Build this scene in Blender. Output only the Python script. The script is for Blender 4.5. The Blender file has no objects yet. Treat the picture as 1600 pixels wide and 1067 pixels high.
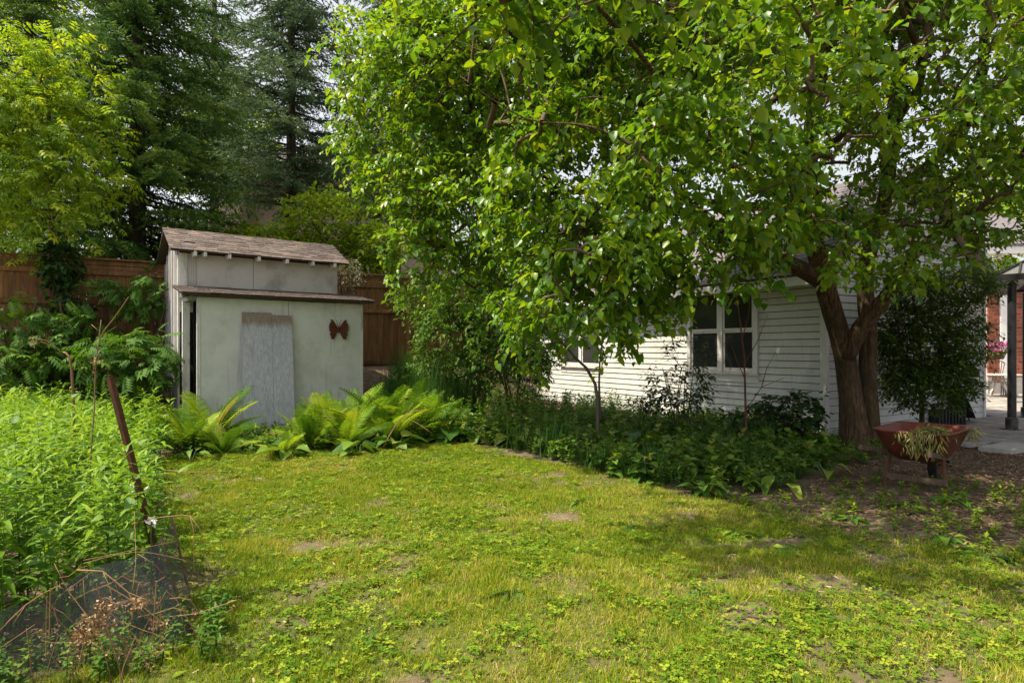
import bpy, math, random
import numpy as np
from mathutils import Vector, Matrix

# ------------------------------------------------------------------ camera, sky, sun, exposure
scene = bpy.context.scene
col = scene.collection
FPX, CX, HY, EYE = 950.0, 800.0, 545.0, 1.6
cam_d = bpy.data.cameras.new('camera'); cam = bpy.data.objects.new('camera', cam_d); col.objects.link(cam)
cam.location = (0, 0, EYE); cam.rotation_euler = (math.radians(90), 0, 0)
cam_d.sensor_width = 36.0; cam_d.lens = FPX / 1600 * 36.0
cam_d.shift_y = (HY - 533.5) / 1600.0
cam_d.clip_start = 0.05; cam_d.clip_end = 2000
scene.camera = cam
SUN_EL = math.radians(60); TO_SUN = Vector((-0.97, -0.17, 0)).normalized()
world = bpy.data.worlds.new('World'); scene.world = world; world.use_nodes = True
wn = world.node_tree; wn.nodes.clear()
sky = wn.nodes.new('ShaderNodeTexSky'); sky.sky_type = 'NISHITA'; sky.sun_disc = False
sky.sun_elevation = SUN_EL; sky.sun_rotation = math.atan2(TO_SUN.x, TO_SUN.y)
sky.air_density = 1.0; sky.dust_density = 4.0; sky.ozone_density = 1.0
hs = wn.nodes.new('ShaderNodeHueSaturation'); hs.inputs['Saturation'].default_value = 0.22
bg = wn.nodes.new('ShaderNodeBackground'); bg.inputs[1].default_value = 0.15
wo = wn.nodes.new('ShaderNodeOutputWorld')
wn.links.new(sky.outputs[0], hs.inputs['Color']); wn.links.new(hs.outputs[0], bg.inputs[0]); wn.links.new(bg.outputs[0], wo.inputs[0])
sun_d = bpy.data.lights.new('sun', 'SUN'); sun_d.energy = 5.0; sun_d.angle = math.radians(0.6); sun_d.color = (1.0, 0.89, 0.67)
sun = bpy.data.objects.new('sun', sun_d); col.objects.link(sun)
sdir = Vector((TO_SUN.x * math.cos(SUN_EL), TO_SUN.y * math.cos(SUN_EL), math.sin(SUN_EL)))
sun.rotation_euler = sdir.to_track_quat('Z', 'Y').to_euler(); sun.location = sdir * 50
scene.view_settings.view_transform = 'Standard'; scene.view_settings.look = 'None'
scene.view_settings.exposure = 0.8; scene.view_settings.gamma = 1.0
scene.cycles.use_denoising = True
scene.cycles.max_bounces = 8; scene.cycles.transparent_max_bounces = 12

rng = np.random.default_rng(7); random.seed(7)
PI = math.pi

# ------------------------------------------------------------------ helpers
def pt(px, py, d):
    """a point at depth d that the photograph shows at pixel (px, py)"""
    return np.array([(px - CX) / FPX * d, d, EYE - (py - HY) / FPX * d])

_tab = rng.random((256, 256))
def vnoise(x, y, s, seed=0):
    x = np.asarray(x) * s + seed * 17.3 + 1000; y = np.asarray(y) * s + seed * 9.7 + 1000
    xi = np.floor(x).astype(int); yi = np.floor(y).astype(int); fx = x - xi; fy = y - yi
    fx = fx * fx * (3 - 2 * fx); fy = fy * fy * (3 - 2 * fy)
    a = _tab[xi & 255, yi & 255]; b = _tab[(xi + 1) & 255, yi & 255]
    c = _tab[xi & 255, (yi + 1) & 255]; d = _tab[(xi + 1) & 255, (yi + 1) & 255]
    return (a * (1 - fx) + b * fx) * (1 - fy) + (c * (1 - fx) + d * fx) * fy
def fbm(x, y, s, seed=0):
    return (vnoise(x, y, s, seed) * 4 + vnoise(x, y, s * 2.1, seed + 1) * 2 + vnoise(x, y, s * 4.3, seed + 2)) / 7
def sstep(a, b, x):
    t = np.clip((np.asarray(x, float) - a) / (b - a), 0, 1); return t * t * (3 - 2 * t)
def inpoly(poly, x, y):
    x = np.asarray(x, float); y = np.asarray(y, float); r = np.zeros(x.shape, bool); n = len(poly)
    for i in range(n):
        x0, y0 = poly[i]; x1, y1 = poly[(i + 1) % n]
        c = ((y0 > y) != (y1 > y)); t = (x1 - x0) * (y - y0) / ((y1 - y0) if y1 != y0 else 1e-9) + x0
        r ^= c & (x < t)
    return r
def rand_in_poly(poly, n):
    p = np.array(poly); lo = p.min(0); hi = p.max(0); out = np.zeros((0, 2))
    while len(out) < n:
        q = lo + rng.random((n * 2, 2)) * (hi - lo); out = np.vstack([out, q[inpoly(poly, q[:, 0], q[:, 1])]])
    return out[:n]

ORG = {}
def setp(o, label=None, cat=None, group=None, kind=None):
    if label: o['label'] = label
    if cat: o['category'] = cat
    if group: o['group'] = group
    if kind: o['kind'] = kind
    return o
def thing(name, loc, label, cat, group=None):
    o = bpy.data.objects.new(name, None); col.objects.link(o); o.location = tuple(loc)
    o.empty_display_size = 0.1; ORG[o.name] = np.array(loc, float)
    return setp(o, label, cat, group)
def link(name, me, parent=None, mat=None):
    o = bpy.data.objects.new(name, me); col.objects.link(o)
    if parent is not None: o.parent = parent
    if mat is not None and not me.materials: me.materials.append(mat)
    ORG[o.name] = ORG[parent.name] if parent is not None else np.zeros(3)
    return o
def raw_mesh(name, V, F, smooth=False, rnd=None):
    """V (n,3); F list of faces or an int array (m,k)"""
    me = bpy.data.meshes.new(name); V = np.asarray(V, np.float32)
    if isinstance(F, np.ndarray):
        m, k = F.shape
        me.vertices.add(len(V)); me.vertices.foreach_set('co', V.ravel())
        me.loops.add(m * k); me.loops.foreach_set('vertex_index', F.astype(np.int32).ravel())
        me.polygons.add(m); me.polygons.foreach_set('loop_start', np.arange(0, m * k, k, dtype=np.int32))
        me.update(calc_edges=True)
    else:
        me.from_pydata([tuple(map(float, v)) for v in V], [], F); me.update()
    if smooth: me.polygons.foreach_set('use_smooth', np.ones(len(me.polygons), bool))
    if rnd is not None:
        a = me.attributes.new('rnd', 'FLOAT', 'POINT'); a.data.foreach_set('value', np.asarray(rnd, np.float32))
    return me

class MB:
    """collects shapes in world coordinates (or in a frame) and links them as one mesh"""
    def __init__(s, frame=None): s.V = []; s.F = []; s.fr = frame; s.R = []
    def add(s, V, F, rnd=None):
        b = len(s.V)
        for v in V: s.V.append(s.fr(*v) if s.fr else np.asarray(v, float))
        for f in F: s.F.append([i + b for i in f])
        s.R += [rnd if rnd is not None else 0.5] * len(V)
        return s
    def box(s, x0, x1, y0, y1, z0, z1):
        V = [(x0, y0, z0), (x1, y0, z0), (x1, y1, z0), (x0, y1, z0), (x0, y0, z1), (x1, y0, z1), (x1, y1, z1), (x0, y1, z1)]
        return s.add(V, [(0, 3, 2, 1), (4, 5, 6, 7), (0, 1, 5, 4), (1, 2, 6, 5), (2, 3, 7, 6), (3, 0, 4, 7)])
    def bar(s, p, q, w, h, up=(0, 0, 1)):
        p = np.array(p, float); q = np.array(q, float); d = q - p; d /= np.linalg.norm(d)
        u = np.array(up, float); x = np.cross(d, u); x /= np.linalg.norm(x) + 1e-9; z = np.cross(x, d)
        V = []
        for e in (p, q):
            for a, b in ((-1, -1), (1, -1), (1, 1), (-1, 1)): V.append(e + x * a * w / 2 + z * b * h / 2)
        return s.add(V, [(3, 2, 1, 0), (4, 5, 6, 7), (0, 1, 5, 4), (1, 2, 6, 5), (2, 3, 7, 6), (3, 0, 4, 7)])
    def tube(s, P, r, n=8, cap=True, jit=0.0, flute=0.0):
        P = np.array(P, float); k = len(P); r = np.broadcast_to(np.asarray(r, float), (k,))
        T = np.gradient(P, axis=0); T /= np.linalg.norm(T, axis=1)[:, None] + 1e-9
        ref = np.array([0.31, 0.17, 0.93]) if abs(T[0][2]) < .8 else np.array([0.93, 0.31, 0.1])
        V = []; F = []; prev = None
        for i in range(k):
            x = np.cross(T[i], ref if prev is None else np.cross(prev, T[i])); x /= np.linalg.norm(x) + 1e-9
            if prev is not None and np.dot(x, prev) < 0: x = -x
            prev = x
            y = np.cross(T[i], x)
            for j in range(n):
                a = 2 * PI * j / n; rr = r[i] * (1 + (jit * (random.random() - .5) if jit else 0) + flute * (math.sin(3 * a + i * .06) * .6 + math.sin(7 * a + 1.3 + i * .11) * .5 + .35 * math.sin(13 * a + i * .2)))
                V.append(P[i] + (x * math.cos(a) + y * math.sin(a)) * rr)
        for i in range(k - 1):
            for j in range(n):
                a = i * n + j; b = i * n + (j + 1) % n; F.append((a, b, b + n, a + n))
        if cap: F.append(tuple(range(n - 1, -1, -1))); F.append(tuple(range((k - 1) * n, k * n)))
        return s.add(V, F)
    def lathe(s, c, prof, n=20, axis=(0, 0, 1)):
        ax = np.array(axis, float); ax /= np.linalg.norm(ax)
        u = np.cross(ax, (1, 0, 0)) if abs(ax[0]) < .9 else np.cross(ax, (0, 1, 0)); u /= np.linalg.norm(u); w = np.cross(ax, u)
        c = np.array(c, float); V = []; F = []
        for (r, h) in prof:
            for j in range(n):
                a = 2 * PI * j / n; V.append(c + ax * h + (u * math.cos(a) + w * math.sin(a)) * r)
        for i in range(len(prof) - 1):
            for j in range(n):
                a = i * n + j; b = i * n + (j + 1) % n; F.append((a, b, b + n, a + n))
        return s.add(V, F)
    def build(s, name, mat, parent=None, smooth=False):
        V = np.array(s.V)
        if parent is not None: V = V - ORG[parent.name]
        me = raw_mesh(name, V, s.F, smooth, s.R); me.materials.append(mat)
        return link(name, me, parent)

def bevel_box_mesh(name, bev=0.06, mat=None):
    """unit block, edges a little rounded, shared between alike pieces"""
    b = bev; h = .5; V = []; F = []
    for z, i in ((-h, b), (-h + b, 0), (h - b, 0), (h, b)):
        V += [(-h + i, -h + i, z), (h - i, -h + i, z), (h - i, h - i, z), (-h + i, h - i, z)]
    F.append((3, 2, 1, 0)); F.append((12, 13, 14, 15))
    for k in range(3):
        for j in range(4): F.append((k * 4 + j, k * 4 + (j + 1) % 4, k * 4 + 4 + (j + 1) % 4, k * 4 + 4 + j))
    me = raw_mesh(name, V, F)
    if mat: me.materials.append(mat)
    return me
def piece(name, me, o, ax, ay, az, parent):
    """shared block placed at centre o with full-size axes ax, ay, az (world)"""
    ob = bpy.data.objects.new(name, me); col.objects.link(ob); ob.parent = parent
    c = np.asarray(o, float) - ORG[parent.name]
    ob.matrix_local = Matrix(((ax[0], ay[0], az[0], c[0]), (ax[1], ay[1], az[1], c[1]), (ax[2], ay[2], az[2], c[2]), (0, 0, 0, 1)))
    return ob

# ------------------------------------------------------------------ materials
def nmat(name):
    m = bpy.data.materials.new(name); m.use_nodes = True; nt = m.node_tree; nt.nodes.clear()
    out = nt.nodes.new('ShaderNodeOutputMaterial'); p = nt.nodes.new('ShaderNodeBsdfPrincipled')
    nt.links.new(p.outputs[0], out.inputs[0]); return m, nt, p, out
def ramp(nt, src, stops):
    r = nt.nodes.new('ShaderNodeValToRGB'); e = r.color_ramp.elements
    while len(e) < len(stops): e.new(0.5)
    for i, (p, c) in enumerate(stops): e[i].position = p; e[i].color = (*c, 1)
    nt.links.new(src, r.inputs[0]); return r.outputs[0]
def noise(nt, scale, detail=4, rough=.6, vec=None, stretch=None):
    tc = nt.nodes.new('ShaderNodeTexCoord'); v = tc.outputs['Object']
    if vec == 'geo': v = nt.nodes.new('ShaderNodeNewGeometry').outputs['Position']
    if stretch:
        mp = nt.nodes.new('ShaderNodeMapping'); mp.inputs['Scale'].default_value = stretch; nt.links.new(v, mp.inputs[0]); v = mp.outputs[0]
    n = nt.nodes.new('ShaderNodeTexNoise'); n.inputs['Scale'].default_value = scale; n.inputs['Detail'].default_value = detail
    n.inputs['Roughness'].default_value = rough; nt.links.new(v, n.inputs['Vector']); return n.outputs['Fac']
def mixc(nt, fac, a, b, mode='MIX'):
    m = nt.nodes.new('ShaderNodeMix'); m.data_type = 'RGBA'; m.blend_type = mode
    for s, v in ((0, fac), (6, a), (7, b)):
        if hasattr(v, 'is_linked') or hasattr(v, 'links'): nt.links.new(v, m.inputs[s])
        elif s == 0: m.inputs[0].default_value = v
        else: m.inputs[s].default_value = (*v, 1)
    return m.outputs[2]
def bump(nt, p, h, strength=.4, dist=.01):
    b = nt.nodes.new('ShaderNodeBump'); b.inputs['Strength'].default_value = strength; b.inputs['Distance'].default_value = dist
    nt.links.new(h, b.inputs['Height']); nt.links.new(b.outputs[0], p.inputs['Normal'])
def objrand(nt): return nt.nodes.new('ShaderNodeObjectInfo').outputs['Random']
def surf(name, c0, c1, scale=6, rough=.8, stretch=None, bs=.3, bd=.01, vary=None, spec=.3, metallic=0, stain=None, stain_scale=2.5, detail=6, streak=None):
    """two-tone procedural surface with relief; vary = brightness spread between pieces; stain = colour of blotches"""
    m, nt, p, out = nmat(name)
    n = noise(nt, scale, detail, .62, 'geo', stretch)
    c = ramp(nt, n, [(.3, c0), (.7, c1)])
    if stain:
        s = noise(nt, stain_scale, 5, .65, 'geo', stretch and tuple(1 + (x - 1) * .4 for x in stretch))
        f = ramp(nt, s, [(.5, (0, 0, 0)), (.68, (1, 1, 1))]); c = mixc(nt, f, c, stain)
    if streak:      # rain streaks and flaking with a shape of their own
        s = noise(nt, 5, 6, .7, 'geo', (3.5, 3.5, .22)); f = ramp(nt, s, [(.56, (0, 0, 0)), (.72, (.8, .8, .8))]); c = mixc(nt, f, c, streak)
        s = noise(nt, 38, 3, .6, 'geo'); f = ramp(nt, s, [(.70, (0, 0, 0)), (.74, (.7, .7, .7))]); c = mixc(nt, f, c, tuple(v * .6 for v in streak))
    if vary:
        h = nt.nodes.new('ShaderNodeHueSaturation'); mr = nt.nodes.new('ShaderNodeMapRange')
        mr.inputs[3].default_value = 1 - vary; mr.inputs[4].default_value = 1 + vary
        nt.links.new(objrand(nt), mr.inputs[0]); nt.links.new(mr.outputs[0], h.inputs['Value']); nt.links.new(c, h.inputs['Color']); c = h.outputs[0]
    nt.links.new(c, p.inputs['Base Color']); p.inputs['Roughness'].default_value = rough
    p.inputs['Specular IOR Level'].default_value = spec; p.inputs['Metallic'].default_value = metallic
    if bs: bump(nt, p, n, bs, bd)
    return m
def leafmat(name, stops, trans=.35, rough=.5, spec=.2, tint=(1.25, 1.15, .5)):
    """stops: leaf colours from the 'rnd' value that each leaf carries"""
    m, nt, p, out = nmat(name)
    at = nt.nodes.new('ShaderNodeAttribute'); at.attribute_name = 'rnd'
    c = ramp(nt, at.outputs['Fac'], stops)
    nt.links.new(c, p.inputs['Base Color']); p.inputs['Roughness'].default_value = rough; p.inputs['Specular IOR Level'].default_value = spec
    t = nt.nodes.new('ShaderNodeBsdfTranslucent'); nt.links.new(mixc(nt, 1.0, c, tint, 'MULTIPLY'), t.inputs[0])
    mx = nt.nodes.new('ShaderNodeMixShader'); mx.inputs[0].default_value = trans
    nt.links.new(p.outputs[0], mx.inputs[1]); nt.links.new(t.outputs[0], mx.inputs[2]); nt.links.new(mx.outputs[0], out.inputs[0])
    return m

M = {}
M['mulberry'] = leafmat('mulberry_leaf', [(0, (.05, .14, .014)), (.5, (.120, .245, .018)), (1, (.27, .37, .018))], .48, .36, .42, (1.45, 1.25, .4))
M['box'] = leafmat('boxelder_leaf', [(0, (.10, .20, .022)), (.5, (.22, .36, .03)), (1, (.42, .50, .03))], .48, .55, .15, (1.4, 1.2, .4))
M['midgreen'] = leafmat('mid_leaf', [(0, (.040, .105, .016)), (.6, (.085, .18, .022)), (1, (.17, .27, .035))], .4, .5)
M['darkleaf'] = leafmat('dark_leaf', [(0, (.018, .045, .012)), (.6, (.034, .080, .018)), (1, (.06, .12, .025))], .28, .45)
M['maple'] = leafmat('maple_leaf', [(0, (.03, .075, .014)), (.6, (.07, .135, .02)), (1, (.14, .21, .028))], .4, .5)
M['fern'] = leafmat('fern_leaf', [(0, (.05, .12, .012)), (.5, (.14, .26, .018)), (.94, (.32, .41, .03)), (1, (.27, .23, .08))], .42, .6, .12)
M['hosta'] = leafmat('hosta_leaf', [(0, (.03, .095, .012)), (.55, (.085, .18, .02)), (.85, (.17, .26, .03)), (1, (.30, .29, .06))], .36, .5, .25)
M['goldenrod'] = leafmat('goldenrod_leaf', [(0, (.035, .115, .010)), (.5, (.12, .25, .016)), (1, (.29, .41, .03))], .42, .5)
M['sumac'] = leafmat('sumac_leaf', [(0, (.035, .095, .014)), (.6, (.075, .175, .02)), (1, (.15, .26, .03))], .4, .65, .2)
M['strap'] = leafmat('strap_leaf', [(0, (.03, .085, .018)), (.6, (.05, .13, .022)), (1, (.10, .18, .03))], .32, .45)
M['spruce'] = leafmat('spruce_needle', [(0, (.03, .072, .022)), (.6, (.065, .14, .036)), (1, (.17, .26, .05))], .25, .75, .08, (1.1, 1.1, .7))
M['bluespruce'] = leafmat('blue_spruce_needle', [(0, (.04, .078, .036)), (.6, (.085, .145, .068)), (1, (.17, .24, .105))], .25, .75, .1, (1, 1, 1))
M['grass'] = leafmat('grass_blade', [(0, (.05, .13, .010)), (.4, (.155, .24, .012)), (.76, (.31, .335, .024)), (.88, (.45, .37, .10)), (1, (.50, .40, .19))], .36, .7, .1)
M['clover'] = leafmat('clover_leaf', [(0, (.045, .12, .010)), (.6, (.13, .22, .012)), (1, (.30, .35, .03))], .34, .65, .12)
M['dry'] = leafmat('dry_stalk', [(0, (.13, .07, .035)), (.5, (.26, .16, .085)), (1, (.42, .30, .18))], .1, .8, .1, (1, .9, .7))
M['chips'] = leafmat('wood_chip', [(0, (.045, .026, .017)), (.5, (.115, .07, .045)), (1, (.30, .20, .13))], .02, .85, .15, (1, 1, 1))
M['white_petal'] = leafmat('white_petal', [(0, (.8, .8, .76)), (1, (.85, .85, .82))], .2, .6, .2, (1, 1, 1))
M['pink_petal'] = leafmat('pink_petal', [(0, (.35, .04, .2)), (1, (.6, .14, .38))], .3, .6, .2, (1, 1, 1))
m, nt, p, out = nmat('bark'); M['bark'] = m
n1 = noise(nt, 9, 7, .7, 'geo', (3.2, 3.2, .5)); n2 = noise(nt, 2.2, 4, .6, 'geo')
cb = ramp(nt, n1, [(.34, (.028, .017, .010)), (.48, (.125, .078, .045)), (.62, (.22, .145, .083)), (.74, (.30, .21, .13))])
cb = mixc(nt, ramp(nt, n2, [(.48, (0, 0, 0)), (.66, (.75, .75, .75))]), cb, (.075, .062, .035))
nt.links.new(cb, p.inputs['Base Color']); p.inputs['Roughness'].default_value = .92; p.inputs['Specular IOR Level'].default_value = .2; bump(nt, p, n1, 1.0, .12)
M['greybark'] = surf('grey_bark', (.07, .06, .05), (.17, .145, .115), 7, .9, (3, 3, .6), .8, .02)
M['darkbark'] = surf('dark_bark', (.03, .024, .018), (.085, .065, .05), 6, .9, (3, 3, .6), .8, .03)
M['twig'] = surf('twig', (.06, .04, .025), (.13, .09, .055), 9, .85, None, .3)
M['redtwig'] = surf('red_twig', (.10, .035, .025), (.17, .07, .045), 9, .8, None, .3)
M['greenstem'] = surf('green_stem', (.06, .12, .03), (.10, .17, .04), 9, .7, None, 0)
M['cedar'] = surf('stained_fence_wood', (.12, .055, .02), (.265, .13, .048), 3.5, .75, (6, 6, .35), .35, .006, .22, stain=(.075, .04, .018), stain_scale=1.2)
M['panel'] = surf('painted_panel', (.56, .56, .545), (.65, .65, .635), 3, .75, None, .12, .004, stain=(.49, .49, .465), stain_scale=1.7, streak=(.37, .36, .33))
M['upperpanel'] = surf('painted_upper_panel', (.50, .475, .45), (.58, .555, .53), 3, .75, (1, 1, .6), .12, .004, stain=(.34, .33, .31))
M['whitewood'] = surf('weathered_white_trim', (.55, .54, .52), (.70, .69, .67), 6, .75, (5, 5, .5), .3, .005, stain=(.30, .27, .24), stain_scale=3)
M['greywood'] = surf('weathered_grey_board', (.24, .23, .235), (.42, .41, .42), 5, .85, (9, 9, .4), .5, .006, .1, stain=(.17, .15, .14))
M['board'] = surf('bleached_plywood', (.30, .31, .37), (.58, .59, .65), 7, .85, (9, 9, .45), .5, .006, stain=(.36, .36, .42), stain_scale=3)
m, nt, p, out = nmat('bleached_board'); M['board'] = m
n1 = noise(nt, 7, 6, .65, 'geo', (9, 9, .45)); n3 = noise(nt, 5, 5, .7, 'geo', (3, 3, 1)); cb = ramp(nt, n1, [(.3, (.27, .275, .315)), (.7, (.56, .565, .60))])
cb = mixc(nt, ramp(nt, noise(nt, 3, 5, .65, 'geo', (4, 4, .6)), [(.5, (0, 0, 0)), (.7, (1, 1, 1))]), cb, (.33, .33, .39)); ct = ramp(nt, n1, [(.3, (.17, .125, .10)), (.7, (.34, .285, .245))])
sx = nt.nodes.new('ShaderNodeSeparateXYZ'); nt.links.new(nt.nodes.new('ShaderNodeNewGeometry').outputs['Position'], sx.inputs[0])
ma = nt.nodes.new('ShaderNodeMath'); ma.operation = 'MULTIPLY_ADD'; ma.inputs[1].default_value = .30; nt.links.new(n3, ma.inputs[0]); nt.links.new(sx.outputs['Z'], ma.inputs[2])
mr_ = nt.nodes.new('ShaderNodeMapRange'); mr_.inputs[1].default_value = 2.12; mr_.inputs[2].default_value = 2.26; nt.links.new(ma.outputs[0], mr_.inputs[0])
nt.links.new(mixc(nt, mr_.outputs[0], cb, ct), p.inputs['Base Color']); p.inputs['Roughness'].default_value = .88; p.inputs['Specular IOR Level'].default_value = .2; bump(nt, p, n1, .5, .006)
M['boardtop'] = surf('bare_plywood', (.19, .14, .11), (.36, .30, .26), 7, .9, (9, 9, .5), .5, .006)
M['shingle'] = surf('old_shingle', (.06, .046, .043), (.135, .107, .10), 11, .92, None, .7, .012, .38, stain=(.14, .105, .08), stain_scale=6)
M['greyshingle'] = surf('grey_shingle', (.10, .09, .10), (.19, .17, .19), 12, .9, None, .5, .01, .2)
M['siding'] = surf('white_siding', (.56, .57, .56), (.64, .65, .64), 3, .5, None, .05, .003, .03, .35, stain=(.47, .475, .46), stain_scale=1.2, streak=(.40, .40, .36))
M['trim'] = surf('white_trim', (.66, .66, .66), (.74, .74, .74), 4, .5, None, .06, .003, stain=(.56, .54, .52))
M['peeling'] = surf('peeling_sill', (.62, .6, .57), (.7, .68, .66), 9, .8, None, .4, .004, stain=(.36, .24, .18), stain_scale=9)
M['soffit'] = surf('warm_soffit', (.44, .37, .33), (.50, .42, .38), 4, .7, None, .05)
M['gap_shade'] = surf('siding_gap_shade', (.05, .05, .05), (.09, .09, .085), 5, .95, None, 0)  # dark core colour, paints the shade seen in gaps between siding boards
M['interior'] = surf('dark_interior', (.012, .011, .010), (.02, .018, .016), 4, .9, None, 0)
m, nt, p, out = nmat('window_glass'); M['glass'] = m
p.inputs['Base Color'].default_value = (.028, .030, .031, 1); p.inputs['Roughness'].default_value = .09; p.inputs['Specular IOR Level'].default_value = .6
bump(nt, p, noise(nt, 2.5, 2, .5, 'geo'), .04, .02)
M['rust'] = surf('rusty_iron', (.05, .022, .012), (.15, .065, .032), 22, .85, None, .4, .003, stain=(.09, .05, .035), metallic=.2)
M['brownrust'] = surf('brown_rust', (.065, .022, .012), (.16, .055, .026), 30, .8, None, .4, .002, metallic=.2)
M['tray'] = surf('rusty_red_tray', (.075, .017, .011), (.15, .038, .022), 7, .6, None, .3, .003, stain=(.10, .04, .026), stain_scale=5, spec=.3)
M['oldwood'] = surf('old_dark_wood', (.045, .03, .02), (.12, .085, .06), 8, .9, (6, 6, 1), .4, .004)
M['blackmetal'] = surf('black_metal', (.012, .012, .014), (.026, .025, .028), 12, .45, None, .1, .002, spec=.5)
M['rubber'] = surf('black_rubber', (.012, .012, .012), (.022, .022, .022), 20, .85, None, .2, .002)
M['metalroof'] = surf('grey_metal_roof', (.10, .10, .11), (.15, .15, .16), 5, .5, None, .1, .003, spec=.5)
M['brick'] = surf('red_brick', (.17, .046, .026), (.32, .10, .055), 14, .9, None, .4, .006, .35)
M['mortar'] = surf('mortar', (.42, .38, .34), (.52, .48, .43), 20, .95, None, .3)
M['paver'] = surf('paving_stone', (.20, .18, .165), (.34, .31, .285), 9, .9, None, .35, .006, .2, stain=(.16, .145, .13))
M['concrete'] = surf('concrete', (.30, .28, .26), (.42, .40, .37), 9, .92, None, .3, .004)
M['whitepaint'] = surf('white_paint', (.7, .7, .7), (.78, .78, .78), 5, .5, None, 0)
M['chairred'] = surf('dark_red_metal', (.11, .026, .016), (.19, .055, .03), 15, .6, None, .1)
M['tablegrey'] = surf('table_metal', (.34, .30, .27), (.45, .41, .37), 15, .5, None, .1)
M['house_brick'] = surf('pinkish_brown_wall', (.36, .27, .24), (.52, .41, .37), 9, .9, (1, 1, 3), .3, .01)
# insect screen: a fine weave that lets about half the light through
m, nt, p, out = nmat('screen_mesh'); M['mesh'] = m
p.inputs['Base Color'].default_value = (.07, .074, .085, 1); p.inputs['Roughness'].default_value = .7
tc = nt.nodes.new('ShaderNodeTexCoord'); w1 = nt.nodes.new('ShaderNodeTexWave'); w2 = nt.nodes.new('ShaderNodeTexWave')
w2.bands_direction = 'Z'; w1.inputs['Scale'].default_value = 30; w2.inputs['Scale'].default_value = 34
for w_ in (w1, w2): nt.links.new(tc.outputs['Object'], w_.inputs['Vector']); w_.inputs['Distortion'].default_value = .3
mm = nt.nodes.new('ShaderNodeMath'); mm.operation = 'MAXIMUM'; nt.links.new(w1.outputs['Fac'], mm.inputs[0]); nt.links.new(w2.outputs['Fac'], mm.inputs[1])
mr = nt.nodes.new('ShaderNodeMapRange'); mr.inputs[1].default_value = .35; mr.inputs[2].default_value = 1.0; mr.inputs[3].default_value = .16; mr.inputs[4].default_value = .62
nt.links.new(mm.outputs[0], mr.inputs[0]); tr = nt.nodes.new('ShaderNodeBsdfTransparent'); mx = nt.nodes.new('ShaderNodeMixShader')
nt.links.new(mr.outputs[0], mx.inputs[0]); nt.links.new(tr.outputs[0], mx.inputs[1]); nt.links.new(p.outputs[0], mx.inputs[2]); nt.links.new(mx.outputs[0], out.inputs[0])

# ------------------------------------------------------------------ the ground
FQ = np.array([-3.37, 16.0]); FD = np.array([.885, .466]); FN = np.array([.466, -.885])     # fence line, its direction, its side to the lawn
def gz(x, y):
    x = np.asarray(x, float); y = np.asarray(y, float)
    dist = (x - FQ[0]) * FN[0] + (y - FQ[1]) * FN[1]
    rise = 1.15 * sstep(3.2, .2, dist) * sstep(1.0, -1.2, x)
    near = np.exp(-((x / 14) ** 2 + ((y - 7) / 12) ** 2))
    return rise + near * ((fbm(x, y, .9, 3) - .5) * .10 + (vnoise(x, y, 4, 5) - .5) * .025)
LAWN = [(-2.6, 1.0), (-2.5, 2.6), (-1.75, 3.3), (-2.0, 3.75), (-2.5, 4.5), (-4.5, 7.6), (-5.0, 9.1), (-4.2, 9.7), (-2.6, 9.9), (-1.2, 10.5), (.1, 9.7), (.9, 8.0),
        (1.5, 6.9), (2.4, 6.3), (2.5, 5.6), (3.3, 4.9), (5.0, 4.5), (7.5, 4.0), (7.5, 1.0)]
MULCH = [(2.2, 6.6), (2.4, 5.5), (3.3, 4.7), (5.2, 4.3), (9.5, 4.0), (9.5, 9.3), (7.2, 9.9), (5.4, 9.6), (4.2, 7.8), (3.2, 6.9)]
def polydist_soft(poly, x, y, w=.25):
    """about 1 inside, 0 outside, soft by averaging shifted tests"""
    s = 0
    for dx, dy in ((0, 0), (w, 0), (-w, 0), (0, w), (0, -w), (w * .7, w * .7), (-w * .7, w * .7), (w * .7, -w * .7), (-w * .7, -w * .7)): s = s + inpoly(poly, x + dx, y + dy)
    return s / 9.0
def lawnness(x, y):
    base = polydist_soft(LAWN, x + (vnoise(x, y, 1.3, 8) - .5) * .8, y + (vnoise(x, y, 1.3, 9) - .5) * .8)
    bare = .55 * fbm(x, y, 2.2, 20) + .45 * fbm(x, y, 6.5, 24); thin = .31 + .07 * sstep(.3, 3.0, x) + .10 * np.exp(-((x - .3) ** 2 + (y - 7.6) ** 2) / 1.2)
    return base * sstep(thin - .09, thin + .20, bare)
ax = np.concatenate([[-600, -200, -80, -40, -25, -18], np.arange(-14, 14.01, .16), [18, 25, 40, 80, 200, 600]])
ay = np.concatenate([[-300, -80, -20, -6, -2, 0], np.arange(1, 22.01, .16), [25, 30, 40, 60, 100, 250, 700]])
gx, gy = np.meshgrid(ax, ay); nx, ny = len(ax), len(ay)
GV = np.stack([gx.ravel(), gy.ravel(), gz(gx, gy).ravel()], 1)
ii = (np.arange(ny - 1)[:, None] * nx + np.arange(nx - 1)[None]).ravel()
gme = raw_mesh('ground', GV, np.stack([ii, ii + 1, ii + 1 + nx, ii + nx], 1), True, lawnness(GV[:, 0], GV[:, 1]))
m, nt, p, out = nmat('soil_and_thatch'); M['soil'] = m
n1 = noise(nt, 9, 8, .7, 'geo'); n2 = noise(nt, 1.6, 4, .6, 'geo')
soil = ramp(nt, n1, [(.3, (.065, .046, .032)), (.52, (.135, .10, .07)), (.72, (.24, .185, .13))])
soil = mixc(nt, ramp(nt, n2, [(.4, (0, 0, 0)), (.65, (.8, .8, .8))]), soil, (.13, .095, .068))
th = ramp(nt, noise(nt, 30, 6, .7, 'geo'), [(.35, (.055, .07, .018)), (.6, (.12, .125, .035)), (.75, (.24, .19, .09))])
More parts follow.
